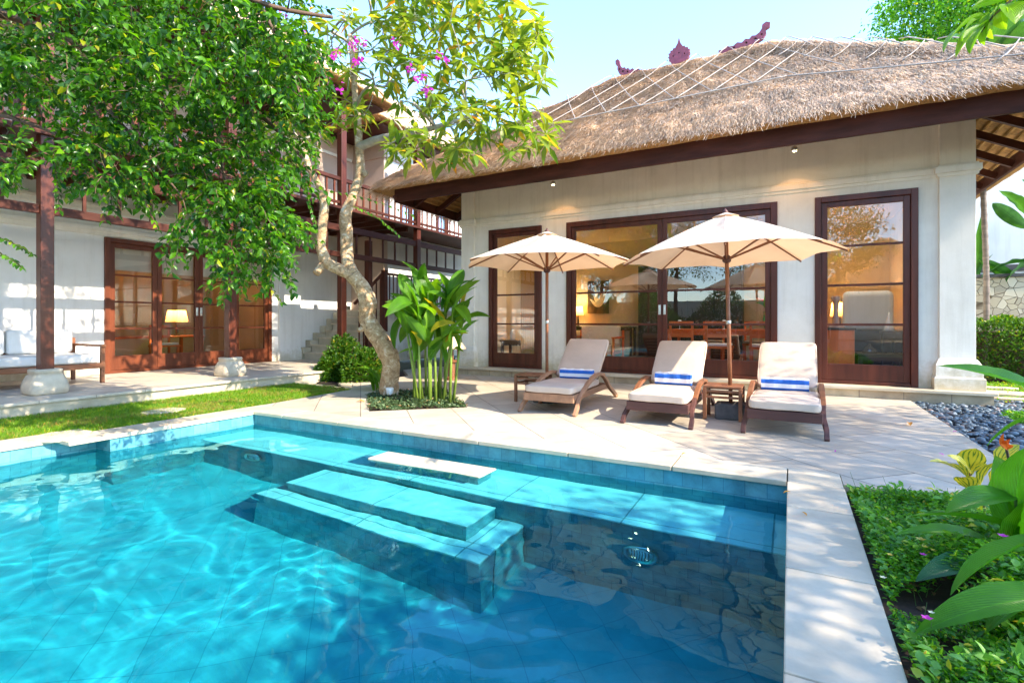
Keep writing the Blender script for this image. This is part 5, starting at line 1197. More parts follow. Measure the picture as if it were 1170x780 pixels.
# left window contents
cu = MB(); pts = []
for k in range(40): pts.append((-5.35+k*.011, 10.25+.03*math.sin(k*1.3)))
vs = [(x, y, .2) for x, y in pts]+[(x, y, 2.9) for x, y in pts]; cu.add(vs, [(i, i+1, i+41, i+40) for i in range(39)])
o = cu.build('curtain', 'curtain', origin=(-5.1, 10.25, .2), smooth=True); tag(o, 'gathered gold curtain inside the narrow left window', 'curtain')
table('sideboard', -6.1, -4.7, 10.6, 11.1, FZv, .72, 'dark', 'low dark sideboard inside the narrow left window', 'sideboard')
for k, (x, h, mt) in enumerate(((-5.85, .26, 'white_cer'), (-5.5, .18, 'pink_glass'), (-5.05, .24, 'white_cer'))):
    o = MB().lathe([(.06, 0), (.075, .03), (.07, h*.7), (.04, h)], (x, 10.8, .72), 16).build('jar', mt, origin=(x, 10.8, .72), smooth=True); tag(o, ('tall white jar at the left end of the sideboard', 'short pink jar on the sideboard', 'white jar at the right end of the sideboard')[k], 'jar')
table_lamp(-5.25, 10.95, .72, .5, .14, 3, 'small lit lamp on the sideboard inside the narrow left window')
table_lamp(1.0, 13.9, .9, .7, .2, 8, 'lit lamp deep in the villa room seen through the right window')
table('lamp_table', .7, 1.3, 13.6, 14.2, FZv, .9, 'dark', 'dark lamp table deep in the villa room')
# guest house interior
table('desk', -13.9, -12.9, 5.4, 7.6, .17, .82, 'orange_wood', 'orange wood desk inside the guest house', 'desk')
table_lamp(-13.3, 7.15, .82, .62, .24, 7, 'lit amber table lamp inside the guest house')
bd = empty('bed', (-13.2, 4.2, .17), 'low bed with white linen and wooden base inside the guest house', 'bed')
MB().box((-14.6, 3.9, .17), (-12.6, 5.2, .48)).build('base', 'orange_wood', bd); MB().box((-14.55, 3.92, .481), (-12.62, 5.18, .68)).build('mattress', 'white_cloth', bd, bevel=.04)
chair(-12.6, 6.5, math.pi/2, .17, 'orange_wood', 'orange wood chair at the guest house desk')
cbx = MB().box((-12.5, 4.95, .17), (-12.1, 5.3, .75)).build('wooden_box', 'orange_wood', origin=(-12.3, 5.1, .17), bevel=.01); tag(cbx, 'orange wood chest just inside the left glass door', 'chest')

# ------------------------------------------------------------------ FRANGIPANI
base = G(445, 452); D = 8.0
fr = empty('frangipani_tree', base, 'gnarled frangipani tree with golden bark leaning over the planting island', 'tree')
tp = lambda x, y, d=D: P(x, y, d)
trunk = [base+Vector((0, 0, -.08)), tp(445, 440), tp(447, 420), tp(444, 403), tp(434, 388), tp(424, 375), tp(419, 362), tp(421, 345, 7.95), tp(414, 328, 7.95), tp(402, 314, 7.9)]
tr_r = [.155, .14, .14, .145, .14, .13, .125, .13, .115, .11]
left_b = [tp(402, 314, 7.9), tp(388, 308, 7.85), tp(372, 300, 7.8), tp(366, 282, 7.75), tp(368, 258, 7.7), tp(371, 238, 7.7), tp(366, 215, 7.6), tp(352, 190, 7.5), tp(345, 160, 7.4)]
right_b = [tp(402, 314, 7.9), tp(397, 300, 7.95), tp(396, 282, 8), tp(396, 264, 8), tp(394, 245, 8), tp(403, 225, 8), tp(411, 203, 8), tp(412, 185, 8), tp(410, 165, 8), tp(409, 140, 8), tp(406, 112, 8.05), tp(404, 80, 8.1), tp(400, 40, 8.1)]
bough = [tp(410, 168, 8), tp(425, 162, 7.9), tp(442, 157, 7.7), tp(460, 154, 7.5), tp(480, 150, 7.3), tp(507, 143, 7.1), tp(530, 136, 7.0)]
def fine(pts, rr, k=4):
    out, ro = [], []
    for i in range(len(pts)-1):
        for j in range(k): out.append(pts[i].lerp(pts[i+1], j/k)); ro.append(rr[i]+(rr[i+1]-rr[i])*j/k)
    out.append(pts[-1]); ro.append(rr[-1])
    for _ in range(2): out = [out[0]]+[(out[i-1]+out[i]*2+out[i+1])/4 for i in range(1, len(out)-1)]+[out[-1]]
    return out, ro
m = MB()
a, b = fine(trunk, tr_r, 7)
def knob(mb, pts, rr, n=20, amp=.16):
    k0 = len(mb.v); mb.tube(pts, rr, n); c = sum(pts, Vector())/len(pts)
    for i in range(k0, len(mb.v)):
        ring = (i-k0)//n; p = Vector(mb.v[i]); ctr = pts[min(ring, len(pts)-1)]
        f = 1+amp*noise.noise(p*9)+amp*.6*noise.noise(p*22); mb.v[i] = tuple(ctr+(p-ctr)*f)
knob(m, a, b)
m.build('trunk', 'bark_f', fr, smooth=True)
m = MB(); a1, b1 = fine(left_b, [.09, .085, .085, .075, .07, .065, .05, .045, .035], 6); knob(m, a1, b1, 16, .12)
a2, b2 = fine(right_b, [.10, .10, .095, .10, .09, .075, .07, .065, .065, .055, .05, .045, .035], 6); knob(m, a2, b2, 16, .12)
m.tube([tp(370, 300, 7.8), tp(364, 309, 7.75), tp(361, 313, 7.72)], [.06, .06, .055], 12)
m.tube([tp(420, 374, 8), tp(409, 377, 7.9)], [.05, .04], 10); m.tube([tp(412, 202, 8), tp(419, 197, 7.95)], [.05, .045], 10)
m.build('limb', 'bark_f', fr, smooth=True)
sk = Skel([(left_b, .05, .03), (right_b[5:], .05, .03), (bough, .045, .022)])
sk.parts = []
m = MB(); a3, b3 = fine(bough, [.07, .065, .06, .05, .042, .034, .028], 5); knob(m, a3, b3, 12, .12); m.build('limb', 'bark_g', fr, smooth=True)
tg = []
def crownpts(spec, n, mind=.0):
    out = []
    while len(out) < n:
        cx, cy, rx, ry, d0, d1, wgt = random.choices(spec, [s[6] for s in spec])[0]
        a = random.uniform(0, 6.283); r = math.sqrt(random.random()); d = random.uniform(d0, d1)
        out.append(P(cx+rx*r*math.cos(a), cy+ry*r*math.sin(a), d))
    return out
spec_f = [(520, 60, 95, 80, 6.6, 9.0, 3.2), (430, 20, 80, 60, 6.8, 9, 1.6), (570, 150, 70, 30, 6.2, 7.2, 1.1), (500, 165, 60, 22, 6.4, 7.4, .8), (440, 110, 70, 45, 7, 9, .9), (590, 55, 38, 60, 6.5, 8, 1.3), (350, 110, 60, 60, 7, 8.5, .7), (540, -60, 120, 60, 6.4, 9, 2)]
mids = crownpts([(500, 110, 70, 50, 6.8, 8.2, 1), (420, 60, 50, 50, 7.2, 8.6, 1), (560, 100, 40, 50, 6.6, 7.4, 1), (480, 0, 80, 40, 7, 8.4, 1)], 26)
sk.grow(mids, .035, .022, rise=.06)
ends = sk.grow(crownpts(spec_f, 380), .022, .011, rise=-.05, jit=.06)
sk.mesh('branches', 'bark_g', fr)
pos, dr, LL = [], [], []
for t, u in ends:
    u = (u*.6+Vector((0, 0, .7))).normalized(); nl = random.randint(6, 11)
    for k in range(nl):
        a = 2*math.pi*k/nl+random.uniform(-.3, .3); s = u.orthogonal().normalized(); s = Matrix.Rotation(a, 3, u) @ s
        dd = s*1.0+u*random.uniform(-.35, .7); dd.z -= .25
        pos.append(t+s*.01); dr.append(dd); LL.append(random.uniform(.16, .31))
LL = np.array(LL); leaves('crown', np.array([tuple(p) for p in pos]), np.array([tuple(p) for p in dr]), LL, LL*.28, 'leaf_f', fr, fold=.12, flat=.75, curl=.18)
fl = [ends[i] for i in range(0, len(ends), 6)]; pos = []; dr = []
for t, u in fl:
    for k in range(8): pos.append(t+Vector((random.gauss(0, .03), random.gauss(0, .03), .04+random.gauss(0, .02)))); dr.append(Vector((random.gauss(0, 1), random.gauss(0, 1), .5)))
leaves('blossoms', np.array([tuple(p) for p in pos]), np.array([tuple(p) for p in dr]), .045, .03, 'white_fl', fr)

# ------------------------------------------------------------------ ISLAND PLANTING
struct(MB().sheet([(x, y) for x, y in island], [], -.04).build('island_soil', 'soil'))
groundcover('ground_cover', island, 9000, -.03, .11, .045, .03, 'leaf_isl', 'grey green creeper covering the planting island', 'ground cover', up=.5)
gs = empty('garden_spotlight', G(452, 450), 'small white garden spotlight at the foot of the frangipani trunk', 'spotlight')
q = G(455, 452); MB().lathe([(.035, 0), (.05, .02), (.06, .10), (.05, .11)], (q.x+.05, q.y-.25, .05), 14).build('lamp_head', 'white_metal', gs, smooth=True); MB().bar((q.x+.05, q.y-.25, -.04), (q.x+.05, q.y-.25, .055), .02, .02).build('spike', 'dark', gs)
hel = empty('heliconia_plant', G(490, 455), 'tall heliconia clump with yellow green stems beside the frangipani', 'heliconia')
st = MB(); lv = MB(); D2 = 7.45
stems = [(473, 452, 474, 372), (480, 453, 478, 360), (487, 455, 485, 350), (492, 452, 492, 365), (498, 457, 496, 345), (503, 452, 505, 355), (509, 455, 508, 362), (514, 453, 517, 350), (499, 448, 512, 340), (483, 448, 470, 345), (491, 449, 489, 335), (518, 452, 528, 372), (478, 447, 462, 360), (506, 449, 520, 350)]
for (bx, by, tx, ty) in stems:
    d = D2+random.uniform(-.25, .35); b = P(bx, by, d); b.z = -.03; t = P(tx, ty, d)
    st.tube([b, b.lerp(t, .5)+Vector((0, 0, .02)), t], [.022, .018, .012], 8)
lspec = [(474, 372, 457, 392, .9), (474, 365, 445, 335, 1), (478, 360, 462, 322, 1), (478, 360, 440, 345, 1), (485, 350, 470, 305, 1), (485, 350, 500, 318, 1), (492, 365, 482, 325, 1), (496, 345, 482, 322, 1), (496, 345, 512, 318, 1), (505, 355, 540, 320, 1.15), (505, 355, 522, 330, 1), (508, 362, 545, 316, 1), (517, 350, 549, 320, 1.2), (517, 350, 500, 310, 1), (512, 340, 530, 308, .9), (489, 335, 458, 298, .8), (489, 335, 485, 300, .9), (470, 345, 440, 362, 1), (470, 345, 456, 312, 1), (528, 372, 560, 362, 1), (528, 372, 537, 322, 1), (462, 360, 436, 350, .9), (462, 360, 452, 400, .9), (520, 350, 538, 372, .9), (520, 350, 505, 330, 1), (478, 400, 455, 404, .5), (500, 395, 490, 408, .6), (515, 405, 530, 402, .5), (484, 370, 505, 372, .8), (498, 372, 515, 385, .9), (474, 380, 490, 345, .9), (508, 372, 484, 340, .9)]
for (bx, by, tx, ty, s) in lspec:
    d = D2+random.uniform(-.4, .4); b = P(bx, by, d); t = P(tx, ty, d+random.uniform(-.45, .3)); lv.bigleaf(b, t, .20*s+random.uniform(-.02, .02), random.uniform(.04, .14), .28, roll=random.uniform(-1.0, 1.0), wavy=.04)
for (bx, by, tx, ty) in stems:
    for rep in range(4):
        d = D2+random.uniform(-.4, .3); q = random.uniform(.42, .98); x = bx+(tx-bx)*q; y = by+(ty-by)*q
        lv.bigleaf(P(x, y, d), P(x+random.uniform(-32, 32), y-random.uniform(5, 42), d+random.uniform(-.35, .35)), random.uniform(.12, .19), random.uniform(.05, .15), .28, roll=random.uniform(-1.2, 1.2), wavy=.04)
st.build('stems', 'stem', hel, smooth=True); lv.build('leaves', 'leaf_hel', hel, smooth=True)
# low arching spike plant left of trunk
sp = empty('spider_lily', G(425, 444), 'low plant with long arching strap leaves left of the frangipani trunk', 'plant')
m = MB()
for k in range(14):
    b = G(432, 446)+Vector((random.uniform(-.08, .08), random.uniform(-.08, .08), -.03)); a = random.uniform(1.8, 4.5); m.bigleaf(b, b+Vector((math.cos(a)*random.uniform(.5, .85), math.sin(a)*.5, random.uniform(.1, .5))), .06, .25, .3)
m.build('leaves', 'leaf_hel', sp, smooth=True)
# rounded bushes by the stair
def bush(px, py, d, rx, rz, label, n=3500, L=.09, W=.04, mat='leaf_hedge'):
    c = P(px, py, d); c.z = 0; t = empty('bush', c, label, 'bush', 'bushes beside the stair')
    u = unit(rng.normal(size=(n, 3))); u[:, 2] = np.abs(u[:, 2]); r = rng.uniform(.5, 1, n)**.5
    lump = np.array([1+.3*noise.noise(Vector(x)*2.2+c) for x in u]); p = u*(r*lump)[:, None]*np.array([rx, rx, rz])+np.array([c.x, c.y, -.03])
    leaves('foliage', p, u+rng.normal(0, .5, (n, 3)), L*rng.uniform(.6, 1.2, n), W, mat, t)
    s = MB()
    for k in range(9):
        a = k*.7; s.tube([c+Vector((0, 0, -.06)), c+Vector((math.cos(a)*rx*.6, math.sin(a)*rx*.6, rz*.75))], [.015, .006], 5)
    s.build('stems', 'bark_d', t)
bush(394, 420, 10.9, .42, .85, 'leafy green bush at the foot of the stair'); bush(416, 424, 10.3, .5, .62, 'darker rounded bush between the stair and the frangipani'); bush(380, 430, 10.6, .32, .5, 'smallest green bush beside the terrace end')
struct(MB().prism([(-9.2, 7.1), (-7.25, 7.1), (-7.25, 8.6), (-8.2, 9.6), (-9.4, 9.6)], -.068, -.045).build('bed_soil', 'soil'))
# thatched garden lantern in the side passage
lq = P(516, 400, 10.2); ln = empty('garden_lantern', (lq.x, lq.y, 0), 'small garden lantern with thatched cap in the passage beside the villa', 'lantern')
MB().lathe([(.30, .62), (.27, .66), (.14, .84), (.02, .95)], (lq.x, lq.y, 0), 16).build('thatched_cap', 'thatch', ln, smooth=True)
MB().lathe([(.11, 0), (.11, .08), (.07, .1), (.07, .35), (.12, .38), (.13, .42)], (lq.x, lq.y, -.02), 14).build('pedestal', 'teak', ln)
for a in range(4): MB().bar((lq.x+.09*(1 if a % 2 else -1), lq.y+.09*(1 if a//2 else -1), .4), (lq.x+.09*(1 if a % 2 else -1), lq.y+.09*(1 if a//2 else -1), .64), .025, .025).build('lantern_post', 'teak', ln)
sc_ = MB().box((-7.9, 12.5, -.07), (-6.3, 12.7, 2.6)).build('passage_panel', 'wood', origin=(-7, 12.6, 0), bevel=.01); tag(sc_, 'dark upright panel closing the passage left of the villa', 'screen')  # dark panel across the end of the passage

# ------------------------------------------------------------------ BOUGAINVILLEA-LIKE TREE, UPPER LEFT
lt = empty('overhanging_tree', (-7.6, .6, 0), 'dense dark green tree overhanging the pool and the guest house at upper left', 'tree')
tr = [Vector((-7.6, .6, -.05)), Vector((-7.5, .6, 1.5)), Vector((-7.2, .8, 2.8)), Vector((-6.6, 1.2, 3.9)), Vector((-5.9, 1.8, 4.5))]
lim = [([tr[3], P(20, 20, 5.2), P(75, 45, 4.9), P(150, 75, 4.7), P(230, 100, 4.8), P(300, 130, 5.0), P(345, 180, 5.2)], .05, .015),
       ([tr[4], P(120, -60, 4.6), P(220, -30, 4.4), P(310, 10, 4.5), P(380, 20, 4.8)], .05, .015),
       ([tr[2], P(-80, 150, 5), P(0, 130, 4.6), P(60, 150, 4.3), P(120, 190, 4.2)], .03, .01),
       ([P(75, 45, 4.9), P(110, 110, 4.5), P(160, 165, 4.3), P(200, 215, 4.2)], .022, .008),
       ([P(230, 100, 4.8), P(250, 170, 4.7), P(262, 230, 4.6), P(275, 290, 4.6)], .02, .007),
       ([P(300, 10, 4.5), P(330, 70, 4.5), P(350, 130, 4.4)], .018, .007)]
sk = Skel([(tr, .13, .06)]+lim)
spec_b = [(80, 50, 130, 70, 3.8, 5.6, 2.6), (230, 60, 130, 80, 3.9, 5.6, 3.4), (310, 45, 65, 60, 4.0, 5.4, 1.3), (60, 155, 90, 38, 3.9, 5.0, .7), (150, 165, 70, 40, 3.9, 5.2, 1.0), (240, 170, 68, 62, 4.2, 5.4, 1.5), (265, 245, 62, 45, 4.2, 5.0, 1.0), (290, 285, 35, 30, 4.3, 4.8, .35), (150, -60, 260, 60, 3.8, 5.8, 2.5), (325, 150, 35, 55, 4.4, 5.4, .5), (-150, -20, 120, 160, 4.5, 6.5, 1.6)]
hi_ = [Vector((random.uniform(-6.8, -3.6), random.uniform(-1.2, 4.2), random.uniform(4.9, 6.6))) for _ in range(230)]
tips = sk.grow(crownpts(spec_b, 640)+hi_, .008, .0025, rise=.12, jit=.05)
# twigs: each tip carries a drooping leafy spray
pos, dr, LL = [], [], []; twigs = MB(); fpos = []
for t, u in tips:
    for rep in range(3):
        a = random.uniform(0, 6.283); h = Vector((math.cos(a), math.sin(a), random.uniform(-.5, .5))); v = (u*.5+h*.6).normalized(); L = random.uniform(.18, .42); n = 7; pts = [t]
        for k in range(n):
            v = (v+Vector((0, 0, -.16))+Vector([random.gauss(0, .12) for _ in range(3)])).normalized(); pts.append(pts[-1]+v*L/n)
            for sgn in (-1, 1):
                s = v.cross(Vector((0, 0, 1))); s = s.normalized() if s.length > .1 else Vector((1, 0, 0))
                s = Matrix.Rotation(random.gauss(0, .8), 3, v) @ s
                pos.append(tuple(pts[-1])); dr.append(tuple(s*sgn+v*.6+Vector((0, 0, -.35)))); LL.append(random.uniform(.036, .092))
        if rep == 0: twigs.tube(pts, [.0025]*len(pts), 3, cap=False)
# a few single sprays hanging lower
def spray(p0, p1, n, Lf=.055, W=.5):
    pts = [p0.lerp(p1, k/n)+Vector((0, 0, .05*math.sin(math.pi*k/n))) for k in range(n+1)]; twigs.tube(pts, .003, 4)
    for k in range(1, n+1):
        v = (pts[k]-pts[k-1]).normalized(); s = v.cross(Vector((0, 0, 1))).normalized()
        for sgn in (-1, 1): pos.append(tuple(pts[k])); dr.append(tuple(s*sgn*.8+v*.6+Vector((0, 0, random.uniform(-.7, .1))))); LL.append(Lf*random.uniform(.8, 1.25))
for a_, b_, d in (((270, 300), (322, 345), 4.5), ((262, 250), (240, 325), 4.5), ((-30, 270), (36, 290), 4.2), ((-30, 285), (25, 306), 4.2), ((60, 170), (68, 240), 4.2), ((300, 290), (305, 335), 4.5), ((340, 200), (362, 262), 4.8), ((352, 215), (470, 245), 5.6), ((400, 235), (455, 268), 5.6), ((150, 210), (180, 262), 4.2), ((95, 180), (120, 225), 4.2), ((20, 170), (15, 215), 4.2)):
    spray(P(*a_, d), P(*b_, d), 14)
sk.mesh('branches', 'bark_d', lt); twigs.build('twigs', 'bark_d', lt)
LL = np.array(LL); leaves('crown', np.array(pos), np.array(dr), LL, LL*.52, 'leaf_b', lt, fold=.22, flat=.45, curl=.2)
for px, py in ((322, 15), (407, 47), (402, 52), (380, 65), (405, 72), (412, 68), (376, 93), (390, 103), (385, 60), (452, 52), (500, 66), (508, 68), (470, 80), (482, 90), (478, 93), (488, 105), (350, 40), (415, 50)):
    pos = []; dr = []; c = P(px, py, random.uniform(4.6, 5.4))
    for k in range(11): pos.append(tuple(c+Vector([random.gauss(0, .022) for _ in range(3)]))); dr.append(tuple(Vector([random.gauss(0, 1) for _ in range(3)])))
    leaves('magenta_bract_cluster', np.array(pos), np.array(dr), .035, .03, 'bougain', lt)

# ------------------------------------------------------------------ OTHER TREES (right, behind the villa, behind the camera)
def tree(name, base, hgt, cr, cz, nt_, leafn, L, label, cat='tree', mat='leaf_bg', group=None, crh=None, bark='bark_d', seedpts=None):
    base = Vector(base); t = empty(name, base, label, cat, group); top = base+Vector((0, 0, hgt))
    crh = crh or cz
    sk = Skel([([base+Vector((0, 0, -.1)), base+Vector((.1, .05, hgt*.5)), top+Vector((.2, 0, -crh*.3))], .16, .06)])
    tg = []
    for k in range(nt_):
        u = Vector([random.gauss(0, 1) for _ in range(3)]).normalized()*(random.random()**.4)
        tg.append(top+Vector((u.x*cr[0], u.y*cr[1], u.z*crh)))
    ends = sk.grow(tg, .04, .01, rise=.05); sk.mesh('trunk', bark, t)
    n = len(ends)*leafn; c = np.repeat(np.array([tuple(e[0]) for e in ends]), leafn, 0)
    p = c+rng.normal(0, 1, (n, 3))*np.array([.30, .30, .13]); d = rng.normal(0, 1, (n, 3)); d[:, 2] -= .3
    leaves('crown', p, d, L*rng.uniform(.6, 1.3, n), L*.5, mat, t, fold=.2, flat=.5)
    return t
# shade trees just outside the right edge of the picture
tree('shade_tree', (7.6, 1.2, -.05), 4.7, (2.0, 3.3), 1.8, 170, 95, .11, 'leafy shade tree standing right of the pool bed, out in the garden')
tree('shade_tree', (7.9, 5.6, -.05), 4.6, (2.0, 2.8), 1.5, 150, 130, .10, 'leafy shade tree standing in the garden to the right of the loungers')
tree('garden_tree', (5.4, 19.5, -.05), 10.6, (3.1, 2.6), 2.1, 240, 130, .13, 'bright green tree rising behind the thatched roof at upper right', crh=2.1, mat='leaf_gc')
# near twig of large leaves, upper right corner
nt2 = empty('hanging_branch', P(1190, -40, 2.9), 'near branch of large bright green leaves hanging at the upper right', 'branch')
m = MB(); bl_ = MB(); b0 = P(1230, -60, 2.9)
bl_.tube([b0, P(1165, -8, 2.85), P(1135, 18, 2.8), P(1120, 38, 2.8)], [.012, .008, .006, .004], 6)
for (bx, by, tx, ty, w) in ((1125, 18, 1078, 60, .085), (1130, 25, 1092, 66, .07), (1128, 28, 1108, 62, .075), (1130, 14, 1125, 52, .08), (1150, 5, 1160, 28, .11), (1140, 8, 1135, 45, .1), (1160, -5, 1180, 15, .11), (1120, 20, 1100, 50, .06), (1150, 0, 1110, 10, .09), (1168, -8, 1150, -30, .1), (1145, 12, 1150, 34, .08)):
    m.bigleaf(P(bx, by, 2.8), P(tx, ty, 2.75+random.uniform(-.1, .1)), w*1.0, .08, .2, roll=random.uniform(-1, 1))
M['leaf_lime'] = leafmat('lime_backlit_leaf', (0.16, 0.42, 0.015), (0.32, 0.55, 0.03), 0.55, 0.35, (1.5, 1.4, 0.4), big=True)
m.build('leaves', 'leaf_lime', nt2, smooth=True); bl_.build('twig', 'bark_d', nt2, smooth=True)
# behind the camera: what the glass and the water mirror
for k, (x, y, h, r_) in enumerate(((1.6, -6.2, 4.6, 1.7), (-9.5, -8.5, 5.0, 2.6), (-5.5, -9.0, 5.4, 2.6), (-1.2, -9.5, 5.0, 2.4), (8.0, -9.5, 6.0, 3.0), (-13, -4, 5.6, 2.6))):
    tree('garden_tree', (x, y, -.05), h, (r_, 2.0), 2.2, 90, 70, .14, 'leafy garden tree in the row facing the villa across the pool', group='trees across the pool', crh=2.2)
pav = empty('pavilion', (3.4, -8.5, 0), 'small thatched pavilion across the pool, mirrored in the villa glass', 'pavilion')
thatched(pav, 1.2, 6.2, -11.0, -6.4, 2.75, 2.1, res=.14, tufts=12000, seed=8, vis=lambda x, y: y > -8.8)
MB().box((1.7, -10.6, 0), (5.7, -10.4, 2.6)).build('wall', 'stucco', pav)
for x in (1.7, 5.7):
    for y in (-10.5, -6.9): MB().box((x-.08, y-.08, 0), (x+.08, y+.08, 2.7)).build('post', 'wood', pav)
MB().box((1.4, -10.7, -.07), (6.0, -6.6, .3)).build('platform', 'terr', pav)
h2 = empty('hedge', (-4, -7, 0), 'loose green hedge across the pool mirrored in the villa glass', 'hedge')
n = 22000; hp2 = np.stack([rng.uniform(-13, 1.0, n), -7+rng.normal(0, .5, n), 2.6*rng.uniform(0, 1, n)**.8], 1); hp2[:, 2] *= .8+.3*np.sin(hp2[:, 0]*1.7); dr = rng.normal(0, .7, (n, 3)); dr[:, 1] += .6
leaves('foliage', hp2, dr, rng.uniform(.10, .20, n), .08, 'leaf_hedge', h2)
st2 = MB()
for k in range(28): x = -12.8+k*.5; st2.tube([(x, -7, -.06), (x+.1, -7, 1.0), (x+.05, -6.9, 1.9)], [.03, .02, .01], 5)
st2.build('stems', 'bark_d', h2)
bw = MB().box((-16, -12.2, -.07), (12, -12, 2.4)).build('boundary_wall', 'stucco', origin=(0, -12, 0)); tag(bw, 'plain boundary wall across the pool', 'wall')

# ------------------------------------------------------------------ RIGHT PLANTING BED
bed = [(.334, -2), (6, -2), (6, 9.3), (1.56, 9.3), (1.56, 4.305), (.334, 4.305)]
struct(MB().sheet(bed, [], -.055).build('bed_soil', 'soil'))
zf = lambda x, y: np.clip(.3+(x-.33)*1.6, .3, 1.0)*np.clip((4.35-y)*2.5, .25, 1)
gcp = [(.36, .6), (1.9, .6), (1.9, 3.2), (1.25, 3.2), (.95, 3.7), (.85, 4.29), (.36, 4.29)]
groundcover('ground_cover', gcp, 85000, -.05, .34, .029, .015, 'leaf_gc', 'dense bright green flowering ground cover along the right pool coping', 'ground cover', up=.6, z_f=zf, gap=-.42)
groundcover('ground_cover', [(.95, 3.2), (3, 3.2), (3, 6), (1.65, 6), (1.6, 4.2), (.9, 4.2)], 5000, -.05, .14, .034, .017, 'leaf_gc', 'thin green ground cover around the yellow croton', 'ground cover', up=.6)
m = MB()
for k in range(260):
    x = random.uniform(.4, 1.2); y = random.uniform(1, 4.2); z = random.uniform(0, .12); p = Vector((x, y, -.04)); m.tube([p, p+Vector((random.gauss(0, .04), random.gauss(0, .04), z+.06))], [.0016, .001], 3, cap=False)
tag(m.build('creeper_stems', 'stem_g'), 'thin green stems of the ground cover by the right coping', 'stems', kind='stuff')
n = 900; x = rng.uniform(.4, 2.0, n); y = rng.uniform(.8, 4.25, n); dr_ = rng.normal(0, 1, (n, 3)); dr_[:, 2] *= .15
M['litter'] = leafmat('brown_leaf_litter', (0.10, 0.05, 0.02), (0.34, 0.20, 0.08), 0.1, 0.7, (1, 1, 1))
tag(leaves('leaf_litter', np.stack([x, y, rng.uniform(-.05, -.01, n)], 1), dr_, rng.uniform(.02, .06, n), .018, 'litter'), 'brown leaf litter on the soil of the right planting bed', 'leaf litter', kind='stuff')
M['leaf_gc2'] = leafmat('mint_cover_leaf', (0.08, 0.26, 0.03), (0.24, 0.50, 0.08), 0.35, 0.45, (1.6, 1.6, 0.7))
groundcover('ground_cover', gcp, 9000, -.02, .34, .046, .026, 'leaf_gc2', 'paler larger leaved shoots rising through the ground cover by the coping', 'ground cover', up=.9, z_f=zf, gap=.05)
# small flowers
def flower(px, py, mat, r, label, z=.14, n=5):
    c = G(px, py, z); m = MB()
    for k in range(n):
        a = 2*math.pi*k/n; m.bigleaf(c, c+Vector((math.cos(a)*r, math.sin(a)*r, r*.4)), r*.8, .05, .1, n=4)
    o = m.build('small_flower', mat, origin=c, smooth=True); tag(o, label, 'flower')
flower(1052, 617, 'yellow_fl', .022, 'largest yellow blossom in the ground cover below the broad leaves')
flower(1057, 625, 'yellow_fl', .014, 'tiny yellow blossom just below the largest yellow one'); flower(1067, 629, 'yellow_fl', .014, 'tiny yellow blossom next to the dark bare soil')
flower(1017, 634, 'yellow_fl', .012, 'small orange yellow blossom near the coping'); flower(1055, 634, 'bougain', .014, 'magenta blossom below the yellow blossoms')
flower(1059, 707, 'bougain', .018, 'magenta blossom beside the lowest broad leaf'); flower(1064, 700, 'white_fl', .010, 'tiny white blossom by the lowest broad leaf')
flower(1009, 660, 'white_fl', .012, 'tiny white blossom by the coping edge'); flower(1146, 613, 'bougain', .014, 'magenta blossom resting against the broad green leaves', z=.5)
# broad-leaved plants
gp_ = empty('ginger_plant', (1.05, 2.45, -.05), 'large broad leaved ginger plant with long bright green leaves at the right edge', 'ginger plant')
m = MB(); mb2 = MB(); s = MB()
L1 = [  # tipx, tipy, tipd, basex, basey, based, width, mat
 (1072, 418, 1.9, 1215, 462, 1.75, .085, 0), (1127, 510, 2.3, 1195, 470, 2.2, .05, 0), (1137, 520, 2.5, 1160, 618, 2.4, .16, 0), (1175, 510, 2.3, 1168, 622, 2.3, .17, 0),
 (1080, 586, 2.25, 1160, 568, 2.3, .10, 0), (1038, 590, 2.3, 1178, 612, 2.3, .075, 0), (1022, 611, 2.35, 1143, 625, 2.35, .07, 0), (1046, 664, 2.15, 1140, 642, 2.2, .095, 1),
 (1086, 680, 1.95, 1210, 612, 1.9, .11, 0), (1045, 724, 1.8, 1225, 680, 1.75, .10, 0), (1128, 722, 1.8, 1200, 690, 1.9, .09, 0), (1146, 740, 1.8, 1200, 722, 1.8, .06, 1),
 (1150, 540, 2.4, 1172, 640, 2.3, .14, 0), (1195, 560, 2.2, 1150, 640, 2.3, .12, 0)]
for tx, ty, td, bx, by, bd_, w_, k in L1:
    b = P(bx, by, bd_); t = P(tx, ty, td); (mb2 if k else m).bigleaf(b, t, w_*1.25, random.uniform(.04, .10), .22, roll=random.uniform(-.35, .35), n=16, wavy=.03, shape='ell')
    g0 = P(1160+random.uniform(-12, 25), 600, 2.35); g0.z = -.05
    s.tube([g0, g0.lerp(b, .5)+Vector((0, 0, .06)), b], [.012, .009, .006], 7)
m.build('leaves', 'leaf_big', gp_, smooth=True); mb2.build('bluish_leaves', 'leaf_blue', gp_, smooth=True); s.build('stems', 'stem_g', gp_, smooth=True)
of = empty('torch_flower', P(1150, 505, 2.5), 'orange red heliconia flower on a dark stem at the right edge', 'flower')
m = MB(); c = P(1150, 513, 2.5)
for (dx, dy, w_) in ((-3, -16, .03), (-8, -4, .028), (5, -10, .03), (8, -2, .025), (-1, -8, .03)): m.bigleaf(c, P(1150+dx, 511+dy, 2.48), w_, .05, .4, roll=random.uniform(-1.5, 1.5))
m.build('petals', 'orange_fl', of, smooth=True); MB().tube([c, P(1160, 560, 2.5), P(1172, 600, 2.5)], .006, 6).build('stem', 'dark', of)
cr = empty('croton_plant', P(1105, 560, 3.1), 'yellow croton with green veined leaves behind the ginger plant', 'croton'); cr.location.z = -.05
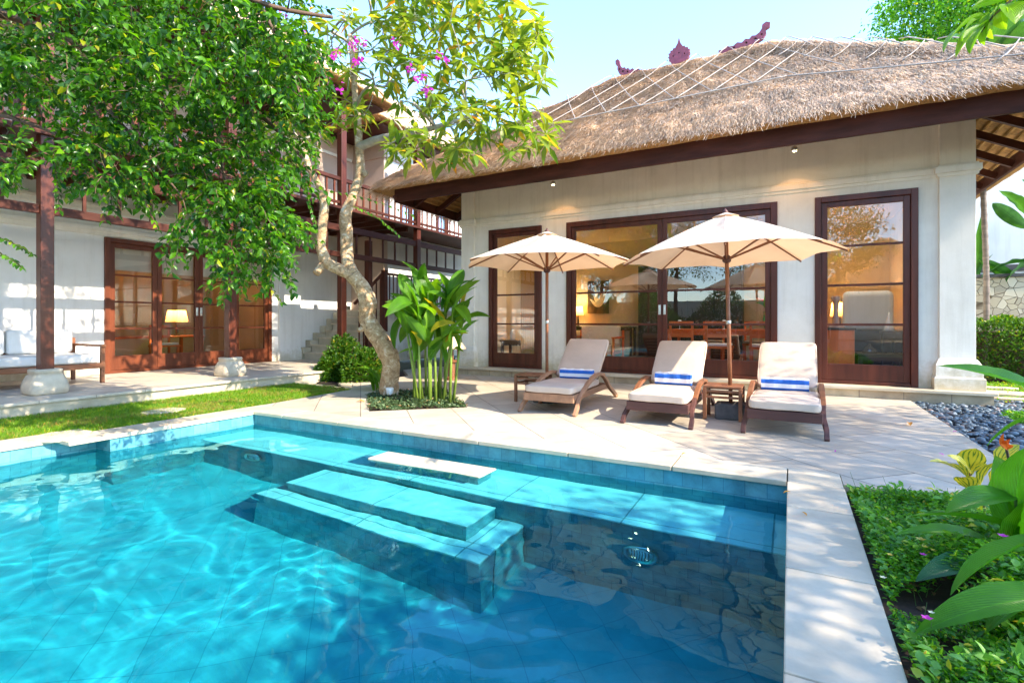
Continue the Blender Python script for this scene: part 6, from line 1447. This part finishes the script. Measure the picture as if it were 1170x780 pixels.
m = MB(); s = MB(); c0 = P(1112, 590, 3.05); c0.z = -.05
for (bx, by, tx, ty, w_) in ((1105, 545, 1062, 527, .07), (1108, 540, 1082, 520, .05), (1108, 540, 1115, 512, .10), (1106, 548, 1128, 530, .08), (1110, 560, 1098, 545, .08), (1115, 560, 1135, 575, .07), (1108, 565, 1085, 580, .07), (1120, 555, 1140, 528, .07), (1115, 570, 1130, 600, .07), (1125, 590, 1150, 610, .07), (1110, 600, 1085, 612, .06), (1135, 560, 1160, 520, .08), (1140, 530, 1165, 508, .07), (1135, 610, 1150, 650, .07), (1150, 660, 1170, 680, .06), (1145, 650, 1135, 672, .05), (1130, 580, 1100, 590, .06)):
    d = random.uniform(2.95, 3.2); m.bigleaf(P(bx, by, d), P(tx, ty, d-.05), w_*1.45, .08, .2, roll=random.uniform(-.8, .8), wavy=.08); s.tube([c0, P(bx, by, d)], [.008, .004], 5)
m.build('leaves', 'croton', cr, smooth=True); s.build('stems', 'bark_d', cr)
# fallen leaves and petals on the paving
def fallen(px, py, mat, L, label, z=.006, cat='fallen leaf'):
    c = G(px, py, z); a = random.uniform(0, 6.28); o = MB().bigleaf(c, c+Vector((math.cos(a)*L, math.sin(a)*L, .01)), L*.4, .08, .3, n=6).build('fallen_leaf' if cat == 'fallen leaf' else 'fallen_petal', mat, origin=c, smooth=True); tag(o, label, cat)
fallen(1040, 486, 'dryleaf', .13, 'dry orange leaf lying on the paving near the pebbles'); fallen(417, 459, 'dryleaf', .12, 'dry leaf on the paving beside the planting island')
fallen(1089, 493, 'bougain', .04, 'magenta petal on the paving by the pebble edge', cat='petal'); fallen(1079, 520, 'bougain', .04, 'magenta petal on the paving just above the croton', cat='petal')
fallen(954, 516, 'bougain', .03, 'magenta petal on the paving in front of the rightmost lounger', cat='petal'); fallen(779, 519, 'dryleaf', .05, 'small brown leaf on the back pool coping')
fallen(895, 563, 'dryleaf', .05, 'tiny brown leaf at the back right pool corner'); fallen(922, 589, 'dryleaf', .04, 'tiny brown leaf on the right pool coping', z=.012)
